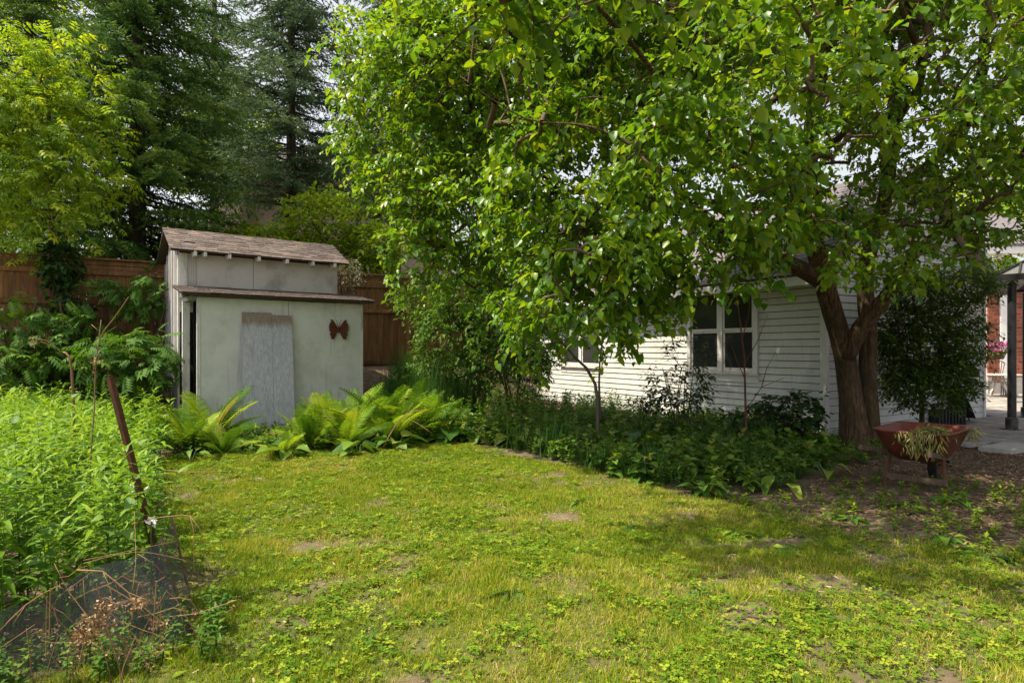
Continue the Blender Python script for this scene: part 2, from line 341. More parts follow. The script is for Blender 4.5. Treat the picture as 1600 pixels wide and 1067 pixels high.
at = nt.nodes.new('ShaderNodeAttribute'); at.attribute_name = 'rnd'
nt.links.new(mixc(nt, at.outputs['Fac'], soil, th), p.inputs['Base Color']); p.inputs['Roughness'].default_value = .95; p.inputs['Specular IOR Level'].default_value = .1
bump(nt, p, n1, .8, .03)
gme.materials.append(M['soil'])
setp(link('ground', gme), 'bare brown garden soil and thatch under the lawn', None, None, 'structure')

# ------------------------------------------------------------------ leaf shapes (x across, y along, z up from the blade)
def leaf_shape(w, fold=.12, curl=.15, kind='ovate'):
    """returns V, F (triangles) of a leaf of length 1"""
    if kind == 'folded': prof = [(0, 0), (.4, .5), (1, 0)]
    elif kind == 'simple': prof = [(0, .0), (.28, .49), (.64, .35), (1, 0)]
    elif kind == 'ovate': prof = [(0, .0), (.14, .36), (.36, .5), (.62, .36), (.84, .13), (1, 0)]
    elif kind == 'lance': prof = [(0, .05), (.3, .5), (.65, .34), (1, 0)]
    elif kind == 'heart': prof = [(0, .05), (.06, .34), (.28, .5), (.55, .43), (.8, .2), (1, 0)]
    elif kind == 'blade': prof = [(0, .5), (.5, .42), (1, 0)]
    else: prof = [(0, 0), (.5, .5), (1, 0)]
    V = []; F = []; rows = []
    for y, h in prof:
        z = -curl * y * y; yy = y * (1 - .15 * curl * y)
        if h < 1e-6: V.append((0, yy, z)); rows.append((len(V) - 1,) * 3)
        else:
            b = len(V); V += [(-h * w, yy, z + fold * h * w * 2), (0, yy, z), (h * w, yy, z + fold * h * w * 2)]; rows.append((b, b + 1, b + 2))
    for a, b in zip(rows[:-1], rows[1:]):
        for i in (0, 1):
            q = (a[i], a[i + 1], b[i + 1], b[i]); q2 = []
            for v in q:
                if v not in q2: q2.append(v)
            if len(q2) == 4: F += [(q2[0], q2[1], q2[2]), (q2[0], q2[2], q2[3])]
            elif len(q2) == 3: F.append(tuple(q2))
    return np.array(V, float), np.array(F, int)
def compound(n=11, w=.34, leaf_len=.42, arch=.25, prof='lance'):
    lv, lf = leaf_shape(w, .1, .25, prof); V = []; F = []
    for i in range(n):
        if i == n - 1: y, side, ang = 1 - leaf_len * .5, 0, 0
        else: k = i // 2; y = .18 + .72 * k / max(1, (n - 2) / 2); side = 1 if i % 2 else -1; ang = side * 1.0
        L = leaf_len * (1 - .35 * abs(y - .45)); c, s = math.cos(ang), math.sin(ang)
        P = lv * L; P = np.stack([P[:, 0] * c + P[:, 1] * s, -P[:, 0] * s + P[:, 1] * c, P[:, 2]], 1)
        P[:, 1] += y; P[:, 2] -= arch * P[:, 1] ** 2 + .15 * np.abs(P[:, 0]); F.append(lf + len(V) * len(lv)); V.append(P)
    V = np.concatenate(V); F = np.concatenate(F)
    b = len(V); V = np.vstack([V, [(-.008, 0, 0), (.008, 0, 0), (0, .9, -arch * .8)]]); F = np.vstack([F, [(b, b + 1, b + 2)]])
    return V, F
def basis(ydir, zhint):
    """rotation matrices (N,3,3) whose columns are across, along, normal"""
    y = ydir / (np.linalg.norm(ydir, axis=1)[:, None] + 1e-9); x = np.cross(y, zhint); x /= np.linalg.norm(x, axis=1)[:, None] + 1e-9
    z = np.cross(x, y); return np.stack([x, y, z], 2)
def scatter(tmpl, pos, R, scale, rnd):
    V0, F0 = tmpl; N = len(pos); k = len(V0); sc = np.asarray(scale, float)
    if sc.ndim == 1: sc = np.repeat(sc[:, None], 3, 1)
    V = np.einsum('nij,nkj->nki', R, V0[None] * sc[:, None, :]) + pos[:, None, :]
    F = (F0[None] + (np.arange(N) * k)[:, None, None]).reshape(-1, 3)
    return V.reshape(-1, 3), F, np.repeat(rnd, k)
class Foliage:
    def __init__(s): s.V = []; s.F = []; s.R = []; s.n = 0
    def add(s, tmpl, pos, R, scale, rnd):
        if len(pos) == 0: return s
        V, F, r = scatter(tmpl, pos, R, scale, rnd); s.V.append(V); s.F.append(F + s.n); s.R.append(r); s.n += len(V); return s
    def build(s, name, mat, parent=None, kind='stuff', label=None, cat=None):
        V = np.concatenate(s.V)
        if parent is not None: V = V - ORG[parent.name]
        me = raw_mesh(name, V, np.concatenate(s.F), False, np.concatenate(s.R)); me.materials.append(mat)
        o = link(name, me, parent); return setp(o, label, cat, None, kind)
def rvec(n): v = rng.normal(size=(n, 3)); return v / np.linalg.norm(v, axis=1)[:, None]
UP = np.array([0, 0, 1.0])
OVATE = leaf_shape(.78, .16, .18); SIMPLE = leaf_shape(.74, .16, .2, 'simple'); FOLDED = leaf_shape(.66, .22, .22, 'folded'); NARROW = leaf_shape(.42, .18, .22, 'folded'); LANCE = leaf_shape(.2, .12, .45, 'simple'); NEAR_LANCE = leaf_shape(.2, .12, .45, 'lance'); HEART = leaf_shape(.8, .2, .3, 'heart')
ELLIP = leaf_shape(.5, .1, .15, 'diamond'); COMP = compound(11, .34, .42, .25, 'folded'); COMPSMALL = compound(7, .42, .46, .2, 'folded'); BLADE = leaf_shape(.1, .0, .5, 'blade')

# ------------------------------------------------------------------ trees
def resample(P, R, step=.22):
    P = np.array(P, float); R = np.array(R, float); out = []; rr = []
    for i in range(len(P) - 1):
        L = np.linalg.norm(P[i + 1] - P[i]); n = max(1, int(L / step))
        p0 = P[max(i - 1, 0)]; p1 = P[i]; p2 = P[i + 1]; p3 = P[min(i + 2, len(P) - 1)]
        for k in range(n):
            t = k / n; out.append(.5 * ((2 * p1) + (-p0 + p2) * t + (2 * p0 - 5 * p1 + 4 * p2 - p3) * t * t + (-p0 + 3 * p1 - 3 * p2 + p3) * t ** 3)); rr.append(R[i] * (1 - t) + R[i + 1] * t)
    out.append(P[-1]); rr.append(R[-1]); return np.array(out), np.array(rr)
def ell_points(ells, n, shell=.55):
    """points spread in a union of ellipsoids (centre, radii, density)"""
    w = np.array([e[1][0] * e[1][1] * e[1][2] * e[2] for e in ells]); w /= w.sum(); out = []
    for e, c in zip(ells, rng.multinomial(n, w)):
        d = rvec(c); r = rng.random(c) ** (1 / 3.0) * (1 - shell) + shell * (1 - .35 * rng.random(c) ** 2)
        out.append(np.array(e[0]) + d * r[:, None] * np.array(e[1]))
    return np.concatenate(out)
def make_tree(name, label, cat, base, limbs, pts, leaf, leafm, barkm, group=None, single=0, twig_r=.0042, parts=('trunk', 'branch_network', 'crown'), sides=12, jit=.12, flute=0.0):
    """limbs: [(points, radii)], the first is the stem; pts: twig positions; leaf: dict(shape, size, per, twig, droop)"""
    base = np.array(base, float); root = thing(name, base, label, cat, group)
    NP = []; NR = []; par = []
    tr = MB()
    for P, R in limbs:
        Q, q = resample(P, R); tr.tube(Q, q, sides, True, jit, flute if q[0] > .1 else 0); NP += list(Q); NR += list(q)
    tr.build(parts[0], barkm, root, True)
    nl = len(NP); NP = np.array(NP); cap = nl + len(pts) * 14
    nodes = np.zeros((cap, 3)); nodes[:nl] = NP; par = -np.ones(cap, int); cnt = np.zeros(cap); N = nl
    d0 = np.min(np.linalg.norm(pts[:, None, :] - NP[None, ::3, :], axis=2), axis=1); order = np.argsort(d0)
    ends = []; paths = []
    for i in order:
        c = pts[i]; d = nodes[:N] - c; dist = np.sqrt((d * d).sum(1)) + .25 * np.maximum(0, d[:, 2])
        j = int(np.argmin(dist)); a = nodes[j]; L = np.linalg.norm(c - a); k = max(2, min(12, int(L / .2)))
        t = np.linspace(0, 1, k + 1)[1:, None]; wob = rvec(1)[0] * L * .08
        q = a + (c - a) * t + (UP * L * .12 + wob) * (t * (1 - t) * 4) * .6; idx = [j]
        for p_ in q:
            nodes[N] = p_; par[N] = idx[-1]; idx.append(N); N += 1
        paths.append(idx); ends.append((N - 1, c - a))
    for e, _ in ends:
        k = e
        while k >= nl: cnt[k] += 1; k = par[k]
    br = MB()
    for idx in paths:
        r = [twig_r * max(1, cnt[i] if i >= nl else cnt[idx[1]]) ** .48 for i in idx]; r[0] = r[1]
        if len(idx) > 1: br.tube(nodes[idx], r, 5 if r[0] > .008 else 3, False)
    br.build(parts[1], barkm if barkm is not M['bark'] else M['twig'], root, True)['kind'] = 'stuff'
    # leaves along a short twig at every end
    ei = np.array([e for e, _ in ends]); ed = np.array([v for _, v in ends]); ed /= np.linalg.norm(ed, axis=1)[:, None] + 1e-9
    n = leaf['per']; Nn = len(ei); droop = leaf.get('droop', .3)
    tdir = ed * .8 + rvec(Nn) * .6 + np.array([0, 0, -droop]); tdir /= np.linalg.norm(tdir, axis=1)[:, None]
    f = (np.arange(n)[None, :] + rng.random((Nn, n))) / n
    tl = leaf['twig'] * (.6 + .8 * rng.random(Nn))
    pos = nodes[ei][:, None, :] + tdir[:, None, :] * ((f - .45) * tl[:, None])[:, :, None]
    pos[:, :, 2] -= droop * .3 * (f ** 2) * tl[:, None]
    side = np.cross(tdir, UP); side /= np.linalg.norm(side, axis=1)[:, None] + 1e-9
    sg = np.where(np.arange(n) % 2, 1, -1)[None, :, None]
    yd = side[:, None, :] * sg * .8 + tdir[:, None, :] * .55 + rvec(Nn * n).reshape(Nn, n, 3) * .45 + np.array([0, 0, -droop]) * (.5 + rng.random((Nn, n, 1)))
    pos = pos + yd * leaf['size'] * .25
    P = pos.reshape(-1, 3); Y = yd.reshape(-1, 3)
    zh = UP * leaf.get('flat', .9) + rvec(len(P)) * .55 + np.array(sdir) * .25
    R = basis(Y, zh); S = leaf['size'] * (.45 + .95 * rng.random(len(P)) ** 1.3)
    rnd = np.clip(np.repeat(rng.random(Nn) * .5, n) + rng.random(len(P)) * .5 + leaf.get('bias', 0), 0, 1)
    keep = np.ones(len(P), bool)
    if single:      # the leaves that show largest are objects of their own
        u = P[:, 0] / P[:, 1] * FPX + CX; v = HY - (P[:, 2] - EYE) / P[:, 1] * FPX
        score = np.where((u > 10) & (u < 1590) & (v > 10) & (v < 1060), S / P[:, 1], 0); sel = np.argsort(-score)[:single]; keep[sel] = False
        meshes = []
        bs = leaf.get('big', leaf['shape'])
        for q in range(5):
            me = raw_mesh('leaf', bs[0], bs[1], False, np.full(len(bs[0]), .1 + .2 * q)); me.materials.append(leafm); meshes.append(me)
        for i in sel:
            piece('leaf', meshes[min(4, int(rnd[i] * 5))], P[i], R[i][:, 0] * S[i], R[i][:, 1] * S[i], R[i][:, 2] * S[i], root)
    fo = Foliage()
    if 'mid' in leaf:
        near = keep & (np.linalg.norm(P - np.array([0, 0, EYE]), axis=1) < 8.2); fo.add(leaf['mid'], P[near], R[near], S[near], rnd[near]); keep &= ~near
    fo.add(leaf['shape'], P[keep], R[keep], S[keep], rnd[keep]).build(parts[2], leafm, root)
    return root
def E(px, py, d, rx, ry, rz, w=1.0): return (pt(px, py, d), (rx, ry, rz), w)

def make_spruce(name, label, base, H, Lmax, mat, z0=.6, droop=.35, dens=1.0, group='spruces behind the fence', zmax=14.5, lean=0):
    base = np.array(base, float); root = thing(name, base, label, 'tree', group)
    tr = MB(); top = base + np.array([lean, 0, H]); tr.tube(resample([base - UP * .3, base + (top - base) * .5, top], [.26, .15, .02], .6)[0], np.linspace(.24, .03, len(resample([base - UP * .3, base + (top - base) * .5, top], [1, 1, 1], .6)[0])), 10, True, .1)
    tr.build('trunk', M['darkbark'], root, True)
    br = MB(); pos = []; yd = []; rd = []; z = z0
    while z < min(H - .3, zmax):
        f = z / H; L0 = Lmax * (1 - f) ** .75 * (.75 + .25 * min(1, (z - z0) / 2 + .5))
        nb = random.randint(4, 6); a0 = random.random() * 6.28
        for b in range(nb):
            a = a0 + b * 2 * PI / nb + random.uniform(-.35, .35); L = L0 * random.uniform(.6, 1.12)
            d = np.array([math.cos(a), math.sin(a), 0]); t = np.linspace(0, 1, 9); zz = z + random.uniform(-.15, .15)
            P = base + np.array([lean * zz / H, 0, zz]) + d[None] * (t * L)[:, None]; P[:, 2] += L * (-droop * t + droop * .75 * t ** 2.4 + .06 * np.sin(t * 3))
            br.tube(P, np.linspace(.012 + .009 * L, .004, 9), 4, False)
            side = np.cross(d, UP); nt_ = int(L / .085 * dens) + 2; tone = random.random() * .45
            for k in range(nt_):
                u = .12 + .88 * (k + random.random()) / nt_; i = min(7, int(u * 8)); fr = u * 8 - i; p0 = P[i] * (1 - fr) + P[i + 1] * fr
                for s in (-1, 1):
                    if random.random() < .14: continue
                    ll = (.16 + .42 * math.sin(min(1, (1 - u) * 1.6 + .25) * PI / 2)) * random.uniform(.6, 1.15) * min(1, L / 1.6)
                    td = side * s * .85 + d * random.uniform(.3, .8) + UP * random.uniform(-.45, .12); td /= np.linalg.norm(td)
                    m_ = max(4, int(ll / .028)); ff = (np.arange(m_) + rng.random(m_)) / m_
                    pos.append(p0 + td * (ff * ll)[:, None] - UP * (ff ** 2 * ll * .25)[:, None]); yd.append(td[None] * .9 + rvec(m_) * .75); rd.append(np.clip(tone + .2 + .35 * rng.random(m_) + .25 * ff, 0, 1))
        z += random.uniform(.22, .36)
    br.build('branch_network', M['darkbark'], root)['kind'] = 'stuff'
    pos = np.concatenate(pos); yd = np.concatenate(yd); rd = np.concatenate(rd)
    tri = (np.array([(-.17, 0, 0), (.17, 0, 0), (0, 1, .0)]), np.array([(0, 1, 2)]))
    Foliage().add(tri, pos, basis(yd, rvec(len(pos))), .075 + .06 * rng.random(len(pos)), rd).build('needle_crown', mat, root)
    return root

# ------------------------------------------------------------------ shed
SA = np.array([-5.6, 10.8, 0.0]); SU = np.array([.8, .6, 0]); SV = np.array([-.6, .8, 0])
def SF(a, b, z): return SA + SU * a + SV * b + UP * z
shed = thing('garden_shed', SF(1.5, 1.3, 0), 'old two-tier garden shed of pale grey panels with mossy shingle roofs', 'shed')
SHM = [bevel_box_mesh('shingle', .04, M['shingle']) for _ in range(1)][0]
GSM = bevel_box_mesh('shingle', .04, M['greyshingle'])
def panelwall(name, a0, a1, b, z0, z1, mat, parent, th=.03, frame=SF):
    return MB(frame).box(a0, a1, b, b + th, z0, z1).build(name, mat, parent)
wl = panelwall('front_wall', 0, 1.597, 0, -.1, 2.52, M['panel'], shed)
panelwall('front_wall', 1.605, 3.11, .003, -.1, 2.52, M['panel'], shed)
MB(SF).box(1.59, 1.612, .012, .05, -.1, 2.52).build('panel_joint', M['interior'], shed)
MB(SF).box(0, .05, -.012, -.001, -.1, 2.5).build('corner_batten', M['whitewood'], shed)
MB(SF).box(3.065, 3.115, -.012, -.001, -.1, 2.5).build('corner_batten', M['whitewood'], shed)
MB(SF).box(3.09, 3.12, .035, 1.0, -.1, 2.56).build('side_wall', M['panel'], shed)
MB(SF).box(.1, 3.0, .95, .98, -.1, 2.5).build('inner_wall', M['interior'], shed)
MB(SF).box(.05, 3.05, .04, .94, -.05, .12).build('shed_floor', M['oldwood'], shed)
MB(SF).box(-.12, .0, .70, .78, -.1, 2.5).build('door_post', M['whitewood'], shed)
MB(SF).box(-.10, .0, .05, 1.0, 2.47, 2.55).build('side_beam', M['greywood'], shed)
# main body: upper front wall in panels, side wall of vertical boards, back wall
ub = 1.0
for a0, a1, mt in ((.17, 1.195, 'upperpanel'), (1.203, 2.95, 'upperpanel')): panelwall('upper_wall', a0, a1, ub, 2.3, 3.42, M[mt], shed)
MB(SF).box(1.19, 1.208, ub + .012, ub + .05, 2.4, 3.42).build('panel_joint', M['interior'], shed)
MB(SF).box(-.0, .165, ub - .006, ub + .03, 2.3, 3.42).build('grooved_board', M['upperpanel'], shed)
for k in range(4): MB(SF).box(.03 + .036 * k, .036 + .036 * k, ub - .012, ub - .0062, 2.4, 3.4).build('groove_strip', M['greywood'], shed)
MB(SF).box(.17, 2.95, ub - .008, ub - .001, 2.76, 2.785).build('flashing_strip', M['greywood'], shed)
GW = bevel_box_mesh('siding_board', .05, M['greywood']); WW = bevel_box_mesh('siding_board', .05, M['whitewood'])
MB(SF).box(-.125, -.004, ub - .03, ub + .03, 2.3, 3.42).build('corner_board', M['whitewood'], shed)
b = ub - .02
for k, (wd, mt) in enumerate(((.10, WW), (.05, None), (.17, GW), (.16, GW), (.17, GW), (.16, GW), (.17, GW), (.16, GW), (.15, GW), (.15, GW), (.16, GW), (.1, GW))):
    if mt:
        zt = 3.42 + .49 * max(0, min((b + wd / 2 - ub) / .8, (2.6 - b - wd / 2) / .8, 1)) - .05
        piece('siding_board', mt, SF(-.14 - .01 * (k % 2), b + wd / 2, (zt - .1) / 2), SU * .03, SV * (wd - .012), UP * (zt + .1), shed)
    b += wd
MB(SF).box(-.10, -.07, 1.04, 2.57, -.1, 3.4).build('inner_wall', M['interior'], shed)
MB(SF).box(0, 2.95, 2.58, 2.6, 0, 3.42).build('rear_wall', M['greywood'], shed)
MB(SF).box(2.92, 2.95, 1.031, 2.579, 0, 3.40).build('side_wall', M['panel'], shed)
for a in (-.13, 2.93): MB(SF).add([(a, 1.02, 3.41), (a + .02, 1.02, 3.41), (a, 2.58, 3.41), (a + .02, 2.58, 3.41), (a, 1.8, 3.88), (a + .02, 1.8, 3.88)], [(0, 2, 4), (1, 5, 3), (0, 4, 5, 1), (2, 3, 5, 4), (0, 1, 3, 2)]).build('gable_board', M['greywood'], shed)
# roofs: deck, shingles one by one, rafter ends
def roof_slope(frame, parent, a0, a1, b0, z0, b1, z1, rowh, tabw, shm, deckmat, th=.025, maxp=10000, name='roof', drift=.0, skip=.004):
    """one slope from the eave (b0, z0) to the ridge (b1, z1), tiled with single shingles"""
    dk = MB(frame); n = np.array([0, -(z1 - z0), (b1 - b0)]); n /= np.linalg.norm(n)
    if n[2] < 0: n = -n
    e0 = np.array([a0, b0, z0]); e1 = np.array([a1, b0, z0]); r1 = np.array([a1, b1, z1]); r0 = np.array([a0, b1, z1])
    dk.add([e0, e1, r1, r0, e0 - n * th, e1 - n * th, r1 - n * th, r0 - n * th], [(0, 1, 2, 3), (7, 6, 5, 4), (0, 4, 5, 1), (1, 5, 6, 2), (2, 6, 7, 3), (3, 7, 4, 0)])
    roof = dk.build(name, deckmat, parent)
    L = math.hypot(b1 - b0, z1 - z0); up = np.array([0, b1 - b0, z1 - z0]) / L; rows = int(L / rowh) + 1; al = np.array([1., 0, 0])
    f0 = frame(0, 0, 0); w = lambda v: frame(*v) - f0; cnt = 0; rest = []
    for r in range(rows):
        x = a0 - (tabw * .5 if r % 2 else 0) - .02
        while x < a1:
            tw = tabw * random.uniform(.85, 1.1); xx0 = max(a0 - .02, x); xx1 = min(a1 + .02, x + tw - .008); x += tw
            if xx1 - xx0 < .03 or random.random() < skip: continue
            hl = min(rowh * 1.6, L - r * rowh + .03)
            c = np.array([(xx0 + xx1) / 2, b0, z0]) + up * (r * rowh + hl / 2 - .02 + random.uniform(-.012, .012)) + n * (.012 + .004 + random.random() * .006)
            tilt = up - n * .055; tilt /= np.linalg.norm(tilt); nn = n + up * .055; nn /= np.linalg.norm(nn)
            rest.append((frame(*c), w(al) * (xx1 - xx0), w(tilt) * hl, w(nn) * random.uniform(.012, .018)))
    rest.sort(key=lambda q: q[0][1])
    for q in rest[:maxp]: piece('shingle', shm, *q, roof)
    if len(rest) > maxp:
        V0 = np.array([v.co for v in shm.vertices]); F0 = [tuple(pl.vertices) for pl in shm.polygons]; mb = MB()
        for q in rest[maxp:]: mb.add(q[0] + V0[:, :1] * q[1] + V0[:, 1:2] * q[2] + V0[:, 2:] * q[3], F0)
        mb.build('shingle_field', shm.materials[0], roof)['kind'] = 'stuff'
    return roof
roof_slope(SF, shed, -.25, 3.31, -.17, 2.57, .99, 2.78, .13, .24, SHM, M['oldwood'], maxp=130, name='lower_roof')
rf = roof_slope(SF, shed, -.30, 3.12, .76, 3.44, 1.8, 3.98, .115, .21, SHM, M['oldwood'], maxp=170, name='upper_roof')
MB(SF).add([(-.30, 1.8, 3.975), (3.12, 1.8, 3.975), (3.12, 2.85, 3.43), (-.30, 2.85, 3.43), (-.30, 1.8, 3.945), (3.12, 1.8, 3.945), (3.12, 2.85, 3.40), (-.30, 2.85, 3.40)],
           [(0, 1, 2, 3), (7, 6, 5, 4), (0, 4, 5, 1), (1, 5, 6, 2), (2, 6, 7, 3), (3, 7, 4, 0)]).build('rear_roof', M['oldwood'], shed)
RE = bevel_box_mesh('rafter_end', .05, M['whitewood'])
for a in (.10, .27, .70, 1.25, 1.80, 2.33, 2.80):
    piece('rafter_end', RE, SF(a, .86, 3.395), SU * .055, SV * .26, UP * .09, shed)
MB(SF).bar((-.26, -.10, 2.545), (3.30, -.10, 2.545), .02, .022).build('lower_fascia', M['oldwood'], shed)
MB(SF).bar((-.26, -.05, 2.52), (-.06, .6, 2.60), .05, .06).build('bracket', M['whitewood'], shed)

# board leaning on the shed
def BF(a, b, z): return SF(.70 + a + .02 * z, -.42 + .165 * z + b, z)
brd = MB(BF); xs = [0, .22, .42, .425, .62, .88]; nz = 9
def slab(x0, x1, z0, z1, b0, b1): return [(x0, b0, z0), (x1, b0, z0), (x1, b1, z0), (x0, b1, z0), (x0, b0, z1), (x1, b0, z1), (x1, b1, z1), (x0, b1, z1)]
BXF = [(0, 3, 2, 1), (4, 5, 6, 7), (0, 1, 5, 4), (1, 2, 6, 5), (2, 3, 7, 6), (3, 0, 4, 7)]
bo = thing('leaning_board', BF(.45, 0, 0), 'tall bleached plywood board leaning against the shed front', 'board')
MB(BF).add(slab(0, .52, -.05, 2.28, 0, .02), BXF).build('plank', M['board'], bo)
MB(BF).add(slab(.524, .90, -.05, 2.24, .002, .022), BXF).build('plank', M['board'], bo)
# rusty butterfly on the shed wall
bf = thing('butterfly_ornament', SF(2.58, -.01, 1.99), 'rusty metal butterfly hung on the shed front wall', 'ornament')
WING = [(.0, .02), (.035, .07), (.09, .15), (.12, .19), (.175, .205), (.155, .165), (.19, .12), (.205, .06), (.20, .0), (.185, -.05), (.15, -.06), (.185, -.085), (.18, -.13), (.145, -.13), (.165, -.165), (.14, -.20), (.095, -.19), (.06, -.13), (.03, -.06), (0, -.03)]
for s in (-1, 1):
    c = (.09, -.0, .02); n = len(WING); V = []; F = []
    for y in (0, -.008):
        V += [(2.58 + s * x, -.03 + y - x * .12, 1.99 + z) for x, z in WING]; V.append((2.58 + s * .1, -.045 + y, 1.99))
    for i in range(n):
        j = (i + 1) % n; F += [(i, j, n), (n + 1 + i, 2 * n + 1, n + 1 + j), (i, n + 1 + i, n + 1 + j, j)]
    wg = MB(SF).add(V, F).build('wing', M['brownrust'], bf)
    for q in (.06, -.09):
        MB(SF).tube([(2.58 + s * .05, -.047, 1.99 + q * .4), (2.58 + s * .11, -.058, 1.99 + q), (2.58 + s * .16, -.06, 1.99 + q * 1.3)], .005, 5).build('vein', M['rust'], wg)
    MB(SF).tube([(2.58 + s * .006, -.035, 2.05), (2.58 + s * .03, -.045, 2.14), (2.58 + s * .055, -.045, 2.19)], .004, 5).build('antenna', M['rust'], bf)
MB(SF).tube([(2.58, -.04, 1.92), (2.58, -.045, 1.97), (2.58, -.045, 2.03), (2.58, -.04, 2.07)], [.008, .018, .017, .01], 8).build('body', M['rust'], bf)

# ------------------------------------------------------------------ fence
def FF(s, n, z): return np.array([FQ[0] + FD[0] * s + FN[0] * n, FQ[1] + FD[1] * s + FN[1] * n, z])
FB = bevel_box_mesh('fence_board', .05, M['cedar']); FDv = np.array([*FD, 0]); FNv = np.array([*FN, 0])
fence = thing('wooden_fence', FF(-3, 0, .9), 'tall brown stained wooden privacy fence behind the shed', 'fence')
s = -9.4
while s < 3.3:
    w = .14; zt = 3.22; z0 = .55
    piece('board', FB, FF(s + w / 2, .0, (zt + z0) / 2), FDv * (w - .006), FNv * .022 * random.uniform(.9, 1.1), UP * (zt - z0), fence); s += w
for k in range(6):
    s0 = -9.35 + 2.44 * k
    piece('post', FB, FF(s0, .075, 2.0), FDv * .11, FNv * .11, UP * 3.1, fence)
    s1 = min(s0 + 2.44, 3.35); wd = s1 - s0 - .115; mid = (s0 + s1) / 2
    if wd < .2: continue
    for z, h in ((2.585, .10), (3.24, .10), (1.25, .10)): piece('rail', FB, FF(mid, .035, z), FDv * wd, FNv * .045, UP * h, fence)
    for z in (3.345, 3.445): piece('top_slat', FB, FF(mid, .02, z), FDv * wd, FNv * .03, UP * .085, fence)
    piece('cap', FB, FF(mid, .03, 3.525), FDv * (s1 - s0 - .01), FNv * .15, UP * .04, fence)

# ------------------------------------------------------------------ garage
GC = np.array([5.62, 10.9, 0.0]); GWd = np.array([-.5, .8660, 0]); GG = np.array([.8660, .5, 0])
def GF(a, b, z): return GC + GWd * a + GG * b + UP * z
GL, GD, GE, GR = 9.7, 6.0, 3.10, 5.2
gar = thing('garage', GF(4.8, 3, 0), 'white sided garage with grey shingle roof behind the big tree', 'building')
core = MB(GF)
core.add([(.03, .03, -.2), (GL, .03, -.2), (GL, GD, -.2), (.03, GD, -.2), (.03, .03, GE), (GL, .03, GE), (GL, GD, GE), (.03, GD, GE), (.03, GD / 2, GR - .12), (GL, GD / 2, GR - .12)],
         [(0, 1, 5, 4), (1, 2, 6, 9, 5), (2, 3, 7, 6), (3, 0, 4, 8, 7), (4, 5, 9, 8), (7, 8, 9, 6)])
wall = core.build('wall', M['gap_shade'], gar)
# siding: each course a board, lower edge proud
def siding_mesh():
    V = [(-.5, 0, -.5), (.5, 0, -.5), (.5, 0, .5), (-.5, 0, .5), (-.5, -1.0, -.5), (.5, -1.0, -.5), (.5, -.25, .5), (-.5, -.25, .5), (-.5, -.85, -.42), (.5, -.85, -.42)]
    me = raw_mesh('siding_board', V, [(4, 5, 6, 7), (0, 1, 5, 4), (3, 7, 6, 2), (0, 4, 7, 3), (1, 2, 6, 5)]); me.materials.append(M['siding']); return me
SB = siding_mesh(); WIN = [(1.49, 3.22), (6.45, 8.25)]; WZ = (1.15, 2.92)
ch = .135; r = 0
while r * ch < GE - .06:
    z0 = r * ch + .03; z1 = z0 + ch - .014; r += 1
    cuts = [0.10]
    if z1 > WZ[0] - .07 and z0 < WZ[1] + .07:
        for w0, w1 in WIN: cuts += [w0 - .07, w1 + .07]
    cuts.append(GL)
    for i in range(0, len(cuts), 2):
        a0, a1 = cuts[i], cuts[i + 1]
        if a1 - a0 > 3.8:
            aj = a0 + 1.2 + random.random() * (a1 - a0 - 2.4); piece('siding_board', SB, GF((a0 + aj) / 2 - .002, .0305, (z0 + z1) / 2), GWd * (aj - a0 - .004), GG * .022, UP * (z1 - z0), wall); a0 = aj
        piece('siding_board', SB, GF((a0 + a1) / 2, .0305, (z0 + z1) / 2), GWd * (a1 - a0), GG * .022, UP * (z1 - z0), wall)
r = 0
while True:          # the gable end
    z0 = r * ch + .03; z1 = z0 + ch - .014; r += 1
    ins = 0 if z1 < GE else (z1 - GE) / (GR - GE) * GD / 2
    b0, b1 = .10 + ins, GD - .06 - ins
    if b1 - b0 < .3: break
    piece('siding_board', SB, GF(.0305, (b0 + b1) / 2, (z0 + z1) / 2), GG * (b1 - b0), GWd * .022, UP * (z1 - z0), wall)
MB(GF).box(-.012, .10, -.012, .10, -.1, GE).build('corner_board', M['trim'], wall)
MB(GF).box(-.012, .03, GD - .06, GD + .02, -.1, GE).build('corner_board', M['trim'], wall)
MB(GF).box(-.02, GL, -.004, .03, -.2, .035).build('foundation', M['concrete'], wall)
